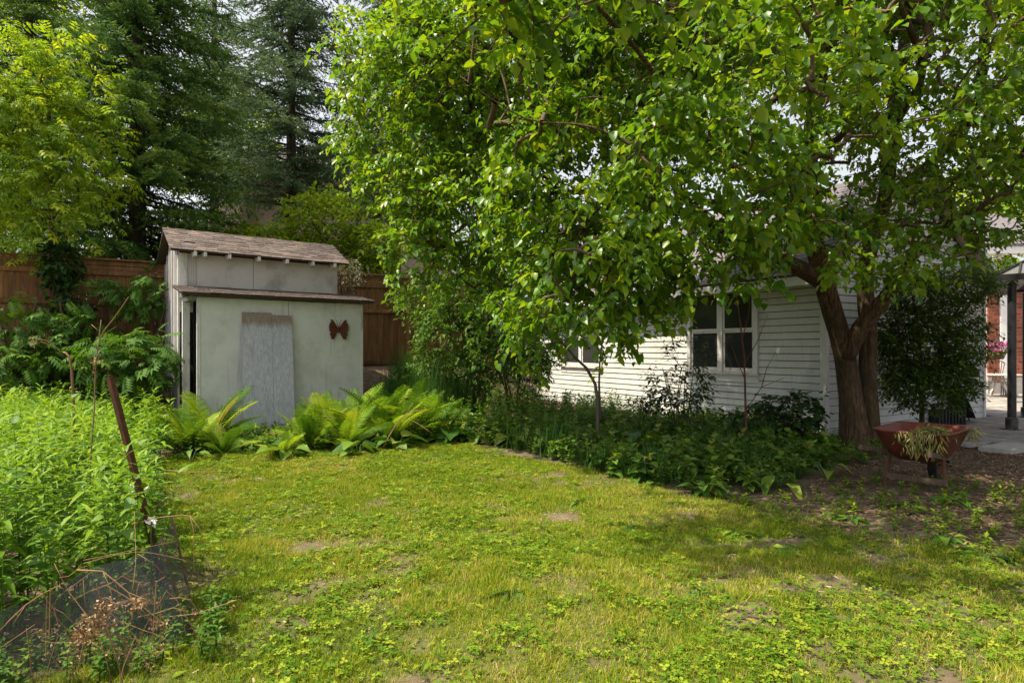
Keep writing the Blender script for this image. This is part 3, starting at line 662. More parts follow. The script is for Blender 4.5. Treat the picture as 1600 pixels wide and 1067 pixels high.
for (w0, w1) in WIN:
    wn_ = MB(GF)
    for a0, a1, z0, z1 in ((w0 - .07, w0 + .03, WZ[0] - .02, WZ[1] + .08), (w1 - .03, w1 + .07, WZ[0] - .02, WZ[1] + .08), (w0 + .031, w1 - .031, WZ[1] - .01, WZ[1] + .08)): wn_.box(a0, a1, -.03, .04, z0, z1)
    win = wn_.build('window', M['trim'], gar)
    MB(GF).box(w0 - .08, w1 + .08, -.003, .029, WZ[0] - .23, WZ[0] - .081).build('apron', M['trim'], win)
    MB(GF).box(w0 - .09, w1 + .09, -.06, .035, WZ[0] - .08, WZ[0] - .022).build('sill', M['peeling'], win)
    mid = (w0 + w1) / 2
    MB(GF).box(mid - .055, mid + .055, -.025, .035, WZ[0] - .02, WZ[1] - .011).build('mullion', M['trim'], win)
    for (a0, a1) in ((w0 + .031, mid - .056), (mid + .056, w1 - .031)):
        zm = WZ[0] + (WZ[1] - WZ[0]) * .47
        for (z0, z1, bb) in ((WZ[0] - .018, zm, .006), (zm + .002, WZ[1] - .012, -.008)):
            f = MB(GF); t = .045
            f.box(a0, a0 + t, bb, bb + .025, z0, z1); f.box(a1 - t, a1, bb, bb + .025, z0, z1)
            f.box(a0 + t + .001, a1 - t - .001, bb, bb + .025, z1 - t, z1); f.box(a0 + t + .001, a1 - t - .001, bb, bb + .025, z0, z0 + t + (.03 if bb > 0 else 0))
            f.build('sash', M['peeling'] if bb > 0 else M['trim'], win)
            MB(GF).box(a0 + t - .004, a1 - t + .004, bb + .012, bb + .018, z0 + t, z1 - t + .004).build('pane', M['glass'], win)
# roof with overhangs, fascia, soffit, rake boards
sl = (GR - GE) / (GD / 2); ov = .42
roof_slope(GF, gar, -.32, GL + .25, -ov, GE + .12 - sl * ov, GD / 2, GR + .12, .15, .33, GSM, M['oldwood'], maxp=300, name='roof', skip=0)
MB(GF).add([(-.32, GD / 2, GR + .12), (GL + .25, GD / 2, GR + .12), (GL + .25, GD + ov, GE + .12 - sl * ov), (-.32, GD + ov, GE + .12 - sl * ov), (-.32, GD / 2, GR + .07), (GL + .25, GD / 2, GR + .07), (GL + .25, GD + ov, GE + .07 - sl * ov), (-.32, GD + ov, GE + .07 - sl * ov)],
           [(0, 1, 2, 3), (7, 6, 5, 4), (0, 4, 5, 1), (1, 5, 6, 2), (2, 6, 7, 3), (3, 7, 4, 0)]).build('rear_roof', M['greyshingle'], gar)
ze = GE + .12 - sl * ov
MB(GF).box(-.30, GL + .2, -ov - .02, -ov, ze - .19, ze - .03).build('fascia', M['trim'], gar)
MB(GF).box(-.30, GL + .2, -ov + .001, .028, ze - .17, ze - .15).build('soffit', M['trim'], gar)
for sgn in (0, 1):
    b0, b1 = (-ov, GD / 2) if sgn == 0 else (GD + ov, GD / 2)
    V = [(-.345, b0, ze - .16), (-.345, b1, GR - .04), (-.345, b1, GR + .105), (-.345, b0, ze - .015)]; V += [(-.323, y, z) for _, y, z in V]
    MB(GF).add(V, BXF).build('rake_board', M['trim'], gar)
    V = [(-.32, b0, ze - .10), (-.32, b1, GR + .02), (.028, b1, GR + .02), (.028, b0, ze - .10)]; V += [(x, y, z + .02) for x, y, z in V]
    MB(GF).add(V, BXF).build('rake_soffit', M['soffit'], gar)

# ------------------------------------------------------------------ patio, brick house, gazebo
PATIO = [(6.9, 10.15), (8.3, 9.75), (11, 10.4), (20, 14), (22, 22), (16.0, 23.0), (10.9, 13.9), (8.6, 12.3), (7.6, 11.6)]
pme = raw_mesh('patio', [(x, y, float(gz(x, y)) * .2 + .02) for x, y in PATIO], [tuple(range(len(PATIO)))])
pme.materials.append(M['concrete']); patio = setp(link('patio', pme), 'weathered grey stone patio between the garage and the brick house', None, None, 'structure')
PVM = bevel_box_mesh('paving_stone', .05, M['paver'])
for i in range(34):
    for j in range(26):
        w1 = .46; h1 = .46; c = np.array([7.0, 9.9, 0]) + GG * (i * w1 + (j % 2) * .23) - np.array([.5, -.866, 0]) * (j * h1 - 1.0)
        u = c[0] / c[1] * FPX + CX
        if not inpoly(PATIO, c[:1], c[1:2])[0] or u > 1640: continue
        piece('paving_stone', PVM, c + UP * (.03 + random.random() * .008), GG * (w1 - .015), GWd * (h1 - .015), UP * .05, patio)
slab_ = thing('concrete_slab', (7.85, 9.62, 0), 'pale concrete step slab at the patio edge behind the wheelbarrow', 'slab')
piece('slab', bevel_box_mesh('slab', .04, M['concrete']), (7.85, 9.62, .03), GG * .95, GWd * .42, UP * .08, slab_)

HD = 21.0
def hx(px, d=HD): return (px - CX) / FPX * d
house = thing('brick_house', (hx(1590), HD + 2, 0), 'red brick house with white trim beyond the patio', 'house')
x0 = hx(1544); x1 = hx(1680)
MB().box(x0 + .01, x1, HD + .02, HD + 5, -.2, 4.2).build('wall', M['mortar'], house)
HW = house.children[0]
BK = bevel_box_mesh('brick', .04, M['brick'])
z = .62; row = 0; bw, bh = .27, .118; TRIM = (hx(1562.5), hx(1574))
while z < 4.0:
    x = x0 - (bw / 2 if row % 2 else 0)
    while x < hx(1650):
        xa, xb = max(x, x0), x + bw - .018; x += bw
        if xb <= TRIM[0] or xa >= TRIM[1]: segs = [(xa, xb)]
        else: segs = [(xa, min(xb, TRIM[0] - .01)), (max(xa, TRIM[1] + .01), xb)]
        for a_, b_ in segs:
            if b_ - a_ > .03: piece('brick', BK, ((a_ + b_) / 2, HD + .03, z + bh / 2), (b_ - a_, 0, 0), (0, .06, 0), (0, 0, bh - .018), HW)
    z += bh; row += 1
MB().box(x0 - .02, hx(1620), HD - .02, HD + .3, -.2, .60).build('foundation', M['concrete'], house)
MB().box(TRIM[0], TRIM[1], HD - .03, HD + .1, .6, 4.0).build('door_trim', M['whitepaint'], house)
hz = pt(1560, 385, HD)[2]
MB().add([(x0 - .9, HD - .6, hz), (x1, HD - .6, hz), (x1, HD + 3.5, hz + 1.9), (x0 + 1.6, HD + 3.5, hz + 1.9), (x0 - .9, HD - .6, hz - .1), (x1, HD - .6, hz - .1), (x1, HD + 3.5, hz + 1.75), (x0 + 1.6, HD + 3.5, hz + 1.75)], BXF).build('roof', M['greyshingle'], house)
MB().box(x0 - .85, x1, HD - .58, HD - .5, hz - .32, hz - .105).build('gutter', M['whitepaint'], house)
MB().box(x0 - .8, x1, HD - .49, HD + .02, hz - .30, hz - .25).build('soffit', M['whitepaint'], house)
wlamp = thing('wall_lamp', pt(1561, 401, HD - .25), 'round white globe lamp on the brick house wall', 'lamp')
MB().lathe(pt(1561, 401, HD - .25), [(.005, -.13), (.08, -.11), (.13, -.03), (.13, .04), (.08, .11), (.005, .13)], 14).build('globe', M['whitepaint'], wlamp, True)
MB().bar(pt(1561, 394, HD - .25), pt(1556, 394, HD), .03, .03).build('bracket', M['blackmetal'], wlamp)
gazebo = thing('gazebo', (9.7, 11.8, 0), 'black metal gazebo with ribbed roof at the right edge', 'gazebo')
GP = np.array([9.62, 11.7, 0.0]); G1 = np.array([.70, .714, 0]); G2 = np.array([.714, -.70, 0])
PZ = 2.86
for i, j in ((0, 0), (2.9, 0), (0, 3.0), (2.9, 3.0)):
    q = GP + G1 * i + G2 * j; z0 = float(.05)
    po = MB().lathe(q, [(.072, z0), (.072, PZ)], 12).build('post', M['blackmetal'], gazebo, True)
    MB().lathe(q, [(.005, .30), (.10, .28), (.105, .20), (.105, z0 + .02), (.19, z0 + .018), (.19, z0), (.005, z0)], 14).build('foot', M['blackmetal'], po, True)
cs = [GP + G1 * i + G2 * j for i, j in ((-.22, -.22), (3.12, -.22), (3.12, 3.22), (-.22, 3.22))]
apex = GP + G1 * 1.45 + G2 * 1.5 + UP * (PZ + 1.35)
rv = [c + UP * (PZ + .12) for c in cs] + [apex] + [c + UP * (PZ + .06) for c in cs] + [apex - UP * .06]
groof = MB().add(rv, [(0, 1, 4), (1, 2, 4), (2, 3, 4), (3, 0, 4), (6, 5, 9), (7, 6, 9), (8, 7, 9), (5, 8, 9), (0, 5, 6, 1), (1, 6, 7, 2), (2, 7, 8, 3), (3, 8, 5, 0)]).build('roof', M['metalroof'], gazebo)
for k in range(4):
    p_, q_ = cs[k] + UP * (PZ + .10), cs[(k + 1) % 4] + UP * (PZ + .10)
    MB().bar(p_, q_, .07, .12).build('edge_beam', M['blackmetal'], gazebo)
    for t in np.linspace(0, .9, 7):
        e = p_ * (1 - t) + q_ * t; top = e * (1 - .9) + apex * .9 if t == 0 else e + (apex - (p_ + q_) / 2 ) * (1 - abs(2 * t - 1)) * .95
        if np.linalg.norm(top - e) > .2: MB().bar(e + UP * .05, top + UP * .05, .03, .03).build('rib', M['blackmetal'], groof)
MB().tube([GP + UP * 2.35, GP + G1 * .15 + UP * 2.6, GP + G1 * .45 + UP * 2.8], .018, 6).build('corner_brace', M['blackmetal'], gazebo)

# patio furniture
tb = thing('patio_table', (hx(1560, 19.6), 19.6, .05), 'small round patio table with curved legs by the brick house', 'table'); tc_ = np.array([hx(1560, 19.6), 19.6, .05])
MB().lathe(tc_, [(.005, .74), (.60, .74), (.62, .72), (.60, .70), (.005, .70)], 26).build('top', M['tablegrey'], tb)
for k in range(4):
    a = k * PI / 2 + .5; d = np.array([math.cos(a), math.sin(a), 0])
    MB().tube([tc_ + d * .12 + UP * .69, tc_ + d * .16 + UP * .5, tc_ + d * .30 + UP * .3, tc_ + d * .48 + UP * .18, tc_ + d * .52 + UP * .0], .03, 7).build('leg', M['tablegrey'], tb, True)
chr_ = thing('patio_chair', (hx(1566, 20.2), 20.2, .05), 'dark red metal chair with fanned back slats behind the patio table', 'chair'); cc = np.array([hx(1566, 20.2), 20.2, .05])
MB().lathe(cc, [(.005, .46), (.26, .46), (.26, .43), (.005, .43)], 18).build('seat', M['chairred'], chr_)
for k in range(7):
    t = (k - 3) / 3
    MB().tube([cc + np.array([t * .08, .2, .46]), cc + np.array([t * .2, .24, .75]), cc + np.array([t * .30, .28, 1.15 - .12 * t * t])], .014, 5).build('back_slat', M['chairred'], chr_)
MB().tube([cc + np.array([math.sin(t) * .32, .28, 1.02 + .14 * math.cos(t)]) for t in np.linspace(-1.4, 1.4, 9)], .017, 6).build('back_rail', M['chairred'], chr_, True)
for k in range(4):
    a = k * PI / 2 + .78; d = np.array([math.cos(a), math.sin(a), 0])
    MB().tube([cc + d * .16 + UP * .43, cc + d * .27], .018, 6).build('leg', M['chairred'], chr_)
bp = pt(1560, 549, 17.5); bk = thing('flower_basket', bp, 'hanging basket of pink flowers beside the gazebo post', 'basket')
MB().lathe(bp, [(.005, -.24), (.12, -.22), (.21, 0), (.19, 0), (.1, -.18)], 14).build('pot', M['oldwood'], bk, True)
MB().tube([bp + np.array([-.18, 0, .0]), bp + np.array([-.02, 0, .42]), bp + np.array([-.06, 0, .62]), bp + np.array([-.14, .02, .70])], .012, 5).build('hanger', M['blackmetal'], bk)
MB().tube([bp + np.array([.18, 0, .0]), bp + np.array([-.02, 0, .42])], .008, 5).build('hanger', M['blackmetal'], bk)
n = 150; q = rvec(n) * np.array([.33, .28, .17]) + bp + UP * .06
Foliage().add(ELLIP, q[:90], basis(rvec(90), rvec(90)), np.full(90, .11), rng.random(90)).build('foliage', M['midgreen'], bk)
Foliage().add(OVATE, q[60:] + UP * .03, basis(rvec(90), rvec(90)), np.full(90, .10), rng.random(90)).build('blossoms', M['pink_petal'], bk)
kp = np.array([pt(1508, 622, 13.0)[0], 13.0, .06]); ket = thing('kettle_grill', kp, 'round black kettle lying tilted beside the garage wall', 'grill')
ax_ = np.array([.75, -.45, .35])
MB().lathe(kp + UP * .42, [(.02, -.30), (.2, -.26), (.34, -.12), (.38, 0), (.40, .01), (.40, .03), (.37, .03), (.3, -.06), (.02, -.2)], 22, ax_).build('bowl', M['blackmetal'], ket, True)
for k in range(3):
    a = k * 2.1; MB().tube([kp + UP * .3 + np.array([math.cos(a) * .1 - .15, math.sin(a) * .1, 0]), kp + np.array([math.cos(a) * .3 - .2, math.sin(a) * .25, 0])], .014, 6).build('leg', M['blackmetal'], ket)
cp = np.array([pt(1478, 630, 12.6)[0], 12.6, .06]); crate = thing('slatted_crate', cp, 'low black slatted crate beside the black kettle', 'crate')
for k in range(9): MB().box(cp[0] - .28 + k * .065, cp[0] - .25 + k * .065, cp[1] - .2, cp[1] - .18, .05, .36).build('slat', M['blackmetal'], crate)
for z_ in (.05, .33): MB().box(cp[0] - .3, cp[0] + .3, cp[1] - .178, cp[1] - .16, z_, z_ + .035).build('rail', M['blackmetal'], crate)
MB().box(cp[0] - .3, cp[0] + .3, cp[1] - .15, cp[1] + .2, .05, .34).build('body', M['blackmetal'], crate)

# ------------------------------------------------------------------ house behind the fence
bh_ = thing('neighbour_house', (-8, 29, 1), 'pinkish brown house with a grey roof behind the spruces', 'house')
d = 27.0; xl, xr = (345 - CX) / FPX * d, (680 - CX) / FPX * d; ez = pt(0, 255, d)[2]
MB().box(xl + 1.2, xr, d, d + 7, .5, ez).build('wall', M['house_brick'], bh_)
MB().add([(xl + .7, d - .5, ez - .02), (xr + .5, d - .5, ez - .02), (xr - 2, d + 4, ez + 2.4), (xl + 3.6, d + 4, ez + 2.4), (xl + .7, d - .5, ez - .14), (xr + .5, d - .5, ez - .14), (xr - 2, d + 4, ez + 2.2), (xl + 3.6, d + 4, ez + 2.2)], BXF).build('roof', M['greyshingle'], bh_)
MB().box(xl + .7, xr + .5, d - .56, d - .505, ez - .3, ez - .01).build('fascia', M['whitewood'], bh_)
MB().box(xl, xl + 1.19, d - .6, d + 3, .5, ez - .5).build('bay_wall', M['house_brick'], bh_)
for k in range(3):
    wf = MB().box(xl + .1 + .38 * k, xl + .40 + .38 * k, d - .64, d - .61, ez - 1.9, ez - .75).build('window', M['trim'], bh_)
    MB().box(xl + .15 + .38 * k, xl + .35 + .38 * k, d - .65, d - .641, ez - 1.84, ez - .8).build('pane', M['glass'], wf)
MB().add([(xl - .5, d - 1.0, ez - .55), (xl + 1.5, d - 1.0, ez - .55), (xl + 1.4, d + 1, ez + .2), (xl + .3, d + 1, ez + .2), (xl - .5, d - 1, ez - .68), (xl + 1.5, d - 1, ez - .68), (xl + 1.4, d + 1, ez + .05), (xl + .3, d + 1, ez + .05)], BXF).build('bay_roof', M['greyshingle'], bh_)

# ------------------------------------------------------------------ wheelbarrow
WB = np.array([4.72, 7.0, float(gz(4.72, 7.0))]); wa = np.array([.76, .65, 0]); wb_ = np.array([-.65, .76, 0])
def WF(x, y, z): return WB + (wa * x + wb_ * y) * 1.08 + UP * z * 1.04
wbr = thing('wheelbarrow', WB, 'rusty red wheelbarrow heaped with pulled weeds beside the tree', 'wheelbarrow')
def rrect(x0, x1, y, r, z, n=5):
    P = []
    for cx_, cy_, a0 in ((x1 - r, y - r, 0), (x0 + r, y - r, PI / 2), (x0 + r, -y + r, PI), (x1 - r, -y + r, 1.5 * PI)):
        for k in range(n): a = a0 + k / (n - 1) * PI / 2; P.append((cx_ + r * math.cos(a), cy_ + r * math.sin(a), z))
    return P
rings = [rrect(-.24, .20, .19, .1, .32), rrect(-.36, .34, .27, .12, .43), rrect(-.48, .53, .335, .14, .63), rrect(-.50, .55, .355, .15, .645), rrect(-.50, .55, .355, .15, .658), rrect(-.47, .52, .325, .14, .65), rrect(-.35, .33, .26, .12, .435), rrect(-.23, .19, .18, .1, .33)]
V = [v for r_ in rings for v in r_]; n = 20; F = []
for i in range(len(rings) - 1):
    for j in range(n): F.append((i * n + j, i * n + (j + 1) % n, (i + 1) * n + (j + 1) % n, (i + 1) * n + j))
F.append(tuple(range(n - 1, -1, -1))); F.append(tuple(range((len(rings) - 1) * n, len(rings) * n)))
MB(WF).add(V, F).build('tray', M['tray'], wbr, True)
for s in (-1, 1):
    MB(WF).bar((-.86, s * .30, .50), (.50, s * .13, .27), .035, .05).build('handle', M['oldwood'], wbr)
    MB(WF).tube([(-.20, s * .24, .36), (-.24, s * .27, .1), (-.23, s * .28, -.02)], .02, 7).build('leg', M['rust'], wbr)
    MB(WF).bar((.30, s * .14, .36), (.47, s * .12, .24), .03, .035).build('axle_bracket', M['blackmetal'], wbr)
MB(WF).bar((-.25, -.29, .13), (-.25, .29, .13), .03, .06).build('leg_brace', M['oldwood'], wbr)
MB(WF).bar((-.2, -.25, .12), (.42, -.12, .20), .03, .04).build('side_brace', M['oldwood'], wbr)
wh = MB(WF); ring = [(.49 + .155 * math.cos(t), 0, .19 + .155 * math.sin(t)) for t in np.linspace(0, 2 * PI, 25)]
tyre = MB(WF).tube(ring, .042, 10, False).build('wheel', M['rubber'], wbr, True)
MB(WF).lathe((.49, -.03, .19), [(.005, 0), (.12, 0), (.12, .06), (.005, .06)], 20, (0, 1, 0)).build('rim', M['brownrust'], tyre)
MB(WF).bar((.49, -.15, .19), (.49, .15, .19), .02, .02).build('axle', M['blackmetal'], tyre)
# heap of weeds in the tray, some hanging over the rim
n = 700; q = np.stack([rng.normal(-.06, .18, n), rng.normal(-.10, .11, n), np.zeros(n)], 1); q[:, 0] = np.clip(q[:, 0], -.44, .42); q[:, 1] = np.clip(q[:, 1], -.29, .2)
q[:, 2] = .53 + .12 * np.exp(-((q[:, 0] + .1) ** 2 / .09 + (q[:, 1] + .12) ** 2 / .04)) + rng.random(n) * .04
W_ = np.array([WF(*v) for v in q]); wt = thing('weed_heap', WF(-.1, -.1, .5), 'heap of wilted yellow-green weeds lying in the wheelbarrow', 'weeds')
THIN = (LANCE[0] * np.array([.5, 1, 1]), LANCE[1]); fo = Foliage(); yd = rvec(n) * np.array([1, 1, .35]); fo.add(THIN, W_, basis(yd, UP + rvec(n) * .5), .07 + .08 * rng.random(n), rng.random(n))
m_ = 230; hy_ = rng.normal(-.12, .10, m_); hz_ = .67 - rng.random(m_) ** 1.6 * .25
H_ = np.array([WF(-.515 + .35 * (.67 - z) * .8 - rng.random() * .02, y, z) for y, z in zip(hy_, hz_)])
fo.add(THIN, H_, basis(rvec(m_) * .5 - UP[None], np.repeat(-wa[None], m_, 0) + rvec(m_) * .3), .06 + .06 * rng.random(m_), .3 + .7 * rng.random(m_))
m_ = 60; H_ = np.array([WF(rng.normal(.32, .06), -.36 - .03 * rng.random(), .68 - .13 * rng.random()) for _ in range(m_)])
fo.add(THIN, H_, basis(rvec(m_) * .7 - UP[None] * .6, rvec(m_)), .07 + .07 * rng.random(m_), rng.random(m_))
M['wilt'] = leafmat('wilted_weed', [(0, (.07, .11, .03)), (.45, (.17, .19, .055)), (.75, (.33, .31, .10)), (1, (.42, .37, .2))], .25, .6, .2)
fo.build('clippings', M['wilt'], wt)

# ------------------------------------------------------------------ the big tree
def LP(*a): return [pt(*q) for q in a]
tb0 = pt(1345, 708, 9.8); tb0[2] = -.1
A = LP((1338, 690, 9.8), (1330, 620, 9.8), (1318, 545, 9.8), (1302, 490, 9.75), (1285, 430, 9.7), (1270, 365, 9.6), (1264, 300, 9.5), (1268, 200, 9.3), (1288, 80, 9.2), (1302, -90, 9.2)); A[0][2] = -.1
B = LP((1358, 690, 9.95), (1356, 600, 9.95), (1357, 520, 10.0), (1352, 440, 10.1), (1362, 375, 10.1), (1385, 300, 10.1), (1395, 180, 10), (1415, 50, 10), (1425, -90, 10)); B[0][2] = -.1
limbs = [(A, [.26, .175, .155, .15, .145, .135, .125, .11, .085, .05]), (B, [.21, .135, .128, .125, .12, .11, .10, .08, .05]),
  (LP((1322, 560, 9.75), (1345, 512, 9.6), (1385, 465, 9.35), (1432, 395, 8.9), (1500, 340, 8.4), (1580, 300, 8)), [.13, .125, .11, .07, .05, .03]),
  (LP((1290, 445, 9.7), (1250, 420, 9.3), (1195, 398, 8.7), (1100, 345, 7.7), (1000, 315, 7.3), (930, 330, 7.2), (900, 380, 7.2)), [.12, .12, .10, .06, .035, .02, .01]),
  (LP((1266, 320, 9.5), (1200, 265, 8.5), (1120, 230, 7.5), (1050, 160, 7.2), (1000, 80, 7)), [.08, .06, .042, .025, .012]),
  (LP((1266, 330, 9.5), (1180, 285, 9.9), (1080, 212, 9.8), (1020, 166, 9.7), (940, 158, 9.7), (850, 162, 9.8), (740, 150, 10.2), (640, 120, 10.5), (540, 90, 10.7)), [.09, .08, .065, .055, .05, .042, .03, .022, .012]),
  (LP((1265, 345, 9.6), (1200, 325, 10.2), (1050, 312, 10.4), (900, 300, 10.3), (780, 320, 10.2), (690, 380, 10.1)), [.08, .07, .055, .045, .03, .015]),
  (LP((1380, 310, 10.1), (1460, 250, 10), (1525, 155, 9.8), (1540, 40, 9.7), (1550, -90, 9.7)), [.09, .085, .08, .07, .04]),
  (LP((1395, 200, 10), (1440, 120, 8.6), (1420, 40, 7.0), (1400, 0, 6.2)), [.06, .05, .035, .02]),
  (LP((1120, 230, 7.5), (1160, 190, 6.5), (1240, 140, 5.7), (1290, 150, 5.2)), [.045, .035, .025, .015]),
  (LP((1500, 200, 9.9), (1600, 160, 9.5), (1750, 110, 9.2)), [.05, .04, .02]),
  (LP((1082, 215, 9.8), (1088, 130, 9.6), (1075, 50, 9.5), (1060, -60, 9.5)), [.05, .045, .035, .02]),
  (LP((1100, 350, 7.7), (1030, 260, 6.8), (930, 200, 6.9), (820, 185, 7.4), (720, 120, 7.8)), [.035, .022, .015, .010, .006]),
  (LP((1050, 160, 7.2), (980, 60, 6.4), (880, -20, 5.6), (760, 20, 5.2), (690, 85, 5.0)), [.03, .025, .018, .01, .005]),
  (LP((1270, 250, 9.4), (1330, 200, 7.8), (1300, 250, 6.2)), [.05, .035, .015])]
ells = [E(650, 190, 10.6, 1.5, 1.6, 1.9, 1.25), E(760, 330, 10.2, 1.5, 1.4, 1.25, 1.2), E(790, 90, 9.8, 2.0, 1.8, 1.7, 1.15), E(890, 290, 8.2, 1.3, 1.2, 1.45, 1.2), E(930, 415, 7.2, .75, .7, .8, 1.5),
  E(1000, 110, 8.4, 1.7, 1.4, 1.7, 1.1), E(1100, 280, 6.6, 1.15, .9, .95, 1.2), E(1200, 110, 6.0, 1.2, .9, .95, 1.1), E(1350, 250, 8.6, 1.5, 1.2, 1.2, .55), E(1500, 140, 9, 1.8, 1.8, 1.8, .9),
  E(1440, 70, 6.8, 1.4, 1.0, 1.1, 1.0), E(1540, 310, 8, .9, .8, .6, 1.0), E(1200, -30, 9, 2.6, 2.2, 1.4, .9), E(1240, 380, 7.2, .85, .6, .38, 1.6), E(1400, 400, 7.8, .6, .5, .4, 1.5),
  E(820, 490, 8.2, .42, .4, .6, 1.6), E(960, 510, 7.1, .30, .3, .42, 1.8), E(640, 400, 10.2, .55, .6, .75, 1.3), E(1750, 150, 9, 1.8, 2, 2, .6), E(1000, -160, 9, 3, 2.6, 1.5, .6), E(1450, -160, 8.5, 3, 2.6, 1.5, .6), E(1200, 160, 12, 2.6, 1.2, 1.7, .35), E(1080, 410, 6.9, .5, .4, .35, 1.4), E(720, 430, 9.8, .7, .6, .6, 1.3), E(800, 470, 9.2, .6, .5, .6, 1.3), E(1010, 455, 7.3, .7, .5, .32, 1.8), E(860, 450, 7.8, .6, .5, .6, 1.8), E(1430, 415, 8.0, .55, .5, .33, 1.7), E(1330, 365, 8.2, .6, .5, .4, 1.4), E(1180, 330, 7.6, 1.0, .7, .5, 1.3), E(1010, 370, 7.4, .8, .6, .5, 1.3), E(965, 480, 7.0, .4, .35, .5, 2.0), E(1180, 420, 7.0, .5, .4, .28, 1.7), E(1060, 440, 7.2, .45, .4, .3, 1.6), E(560, 60, 10.8, .7, .8, .5, 1.2),
  E(880, 100, 11.8, 2.2, 1.5, 1.5, .9), E(1060, 60, 11.5, 2, 1.5, 1.5, .8), E(740, 30, 11.5, 2, 1.6, 1.4, .7), E(1130, 385, 7.3, 1.0, .6, .42, 1.6), E(1010, 420, 7.2, .6, .5, .5, 1.5), E(880, 380, 8.3, .8, .7, .6, 1.4), E(1480, 370, 8.2, .8, .6, .35, 1.2), E(690, 300, 9.3, 1.0, .8, 1.0, 1.1),
  E(740, 20, 5.4, .7, .7, .45, .8), E(880, -40, 5.2, .8, .7, .5, .8), E(1010, -60, 5.0, .8, .7, .5, .7), (np.array([-.9, 4.5, 5.2]), (1.0, .9, .55), 1.2), (np.array([.4, 4.2, 5.6]), (1.3, .9, .55), 1.2), (np.array([1.8, 4.3, 5.6]), (1.2, .9, .5), .6), (np.array([-.4, 6.3, 6.0]), (1.3, 1.0, .6), .6), E(990, 330, 6.4, .7, .6, .6, 1.2)]
make_tree('broadleaf_tree', 'large forked tree with glossy green leaves overhanging the garage', 'tree', tb0, limbs, ell_points(ells, 9500), dict(shape=FOLDED, mid=SIMPLE, big=OVATE, size=.118, per=13, twig=.44, droop=.38), M['mulberry'], M['bark'], single=300, sides=28, jit=.03, flute=.075)

# ------------------------------------------------------------------ trees and shrubs behind and beside
gb = lambda px, d: np.array([(px - CX) / FPX * d, d, float(gz((px - CX) / FPX * d, d))])
make_spruce('spruce_tree', 'dark green spruce with dense drooping boughs left of the shed roof', gb(215, 15.6), 17, 3.7, M['spruce'], 1.2, .42, 1.25)
make_spruce('spruce_tree', 'blue-grey spruce with bare lower trunk standing right above the shed', gb(455, 20), 19, 4.4, M['bluespruce'], 5.2, .24, .85)
make_spruce('spruce_tree', 'slim dark spruce half hidden by the left edge of the big tree', gb(618, 22), 19, 3.6, M['bluespruce'], 5.4, .3, .75)
make_spruce('spruce_tree', 'dark spruce at the far left behind bright leaves', gb(45, 18.5), 18, 3.2, M['spruce'], 2.2, .35, .85)
make_spruce('spruce_tree', 'distant dark spruce between the two front spruces', gb(335, 24), 20, 3.4, M['spruce'], 7.2, .3, .75)

def simple_tree(name, label, cat, base, h, ells, n, leaf, lm, bm=None, r=.09, group=None, parts=('trunk', 'branch_network', 'crown'), nst=1):
    base = np.array(base, float); limbs = []
    for k in range(nst):
        o = np.array([random.uniform(-.12, .12), random.uniform(-.12, .12), 0]) * (nst > 1); a = random.random() * 6.28; sp = .22 * (nst > 1)
        top = base + np.array([math.cos(a) * sp * h, math.sin(a) * sp * h, h]); midp = (base + top) / 2 + np.array([random.uniform(-.06, .06) * h, random.uniform(-.06, .06) * h, 0])
        limbs.append(([base + o - UP * .15, midp, top], [r, r * .7, r * .3]))
    return make_tree(name, label, cat, base, limbs, ell_points(ells, n), leaf, lm, bm or M['darkbark'], group, 0, .003, parts, 8, .1)
LB = lambda s, per=10, tw=.4, dr=.3, sh=None, bias=0: dict(shape=sh if sh is not None else NARROW, size=s, per=per, twig=tw, droop=dr, bias=bias)
simple_tree('deciduous_tree', 'bright yellow-green leafy tree at the left edge above the fence', 'tree', gb(75, 13.0), 6.0, [E(px_, py_, d_, r_, r_, r_ * .8, 1) for px_, py_, d_, r_ in ((20, 90, 12.4, .8), (70, 120, 13, .7), (10, 180, 12.2, .8), (75, 190, 12.6, .75), (130, 150, 13.4, .6), (40, 250, 12.2, .75), (110, 240, 12.7, .7), (165, 205, 13.2, .5), (150, 280, 12.7, .6), (70, 310, 12.3, .7), (10, 320, 12.1, .7), (190, 270, 13, .35), (120, 330, 12.5, .5), (-90, 150, 12, 1.2), (-90, 300, 12, 1.0), (100, 70, 13.4, .45), (30, 380, 12.1, .4), (175, 120, 13.6, .35), (205, 230, 13.2, .3))], 640, LB(.27, 5, .5, .25, COMPSMALL), M['box'], r=.1)
simple_tree('deciduous_tree', 'tall light green tree far behind the spruces at upper left', 'tree', gb(40, 26), 11, [E(40, 60, 25, 2.6, 2, 3, 1), E(-60, 200, 25, 3, 2, 3, .8), E(150, 30, 27, 2, 2, 2.5, .6)], 650, LB(.26, 9, .7, .3, FOLDED), M['box'], r=.16)
simple_tree('deciduous_tree', 'light green tree seen through the gap between the spruces', 'tree', gb(370, 32), 8, [E(360, 215, 32, 2.6, 2, 2.6, 1), E(290, 250, 31, 2.2, 2, 1.6, .8)], 420, LB(.3, 9, .8, .3, FOLDED), M['box'], r=.16)
simple_tree('deciduous_tree', 'shady green tree behind the fence left of the shed', 'tree', gb(150, 16.5), 5, [E(140, 370, 16, 2.2, 1.5, 1.3, 1), E(20, 340, 16, 2, 1.5, 1.8, 1), E(260, 340, 16.5, 1.6, 1.2, 1.4, .9), E(330, 330, 17.5, 1.3, 1, 1.1, .9), E(180, 280, 17.5, 1.2, 1, 1.2, .8)], 900, LB(.16, 9, .5, .3), M['midgreen'], r=.09)
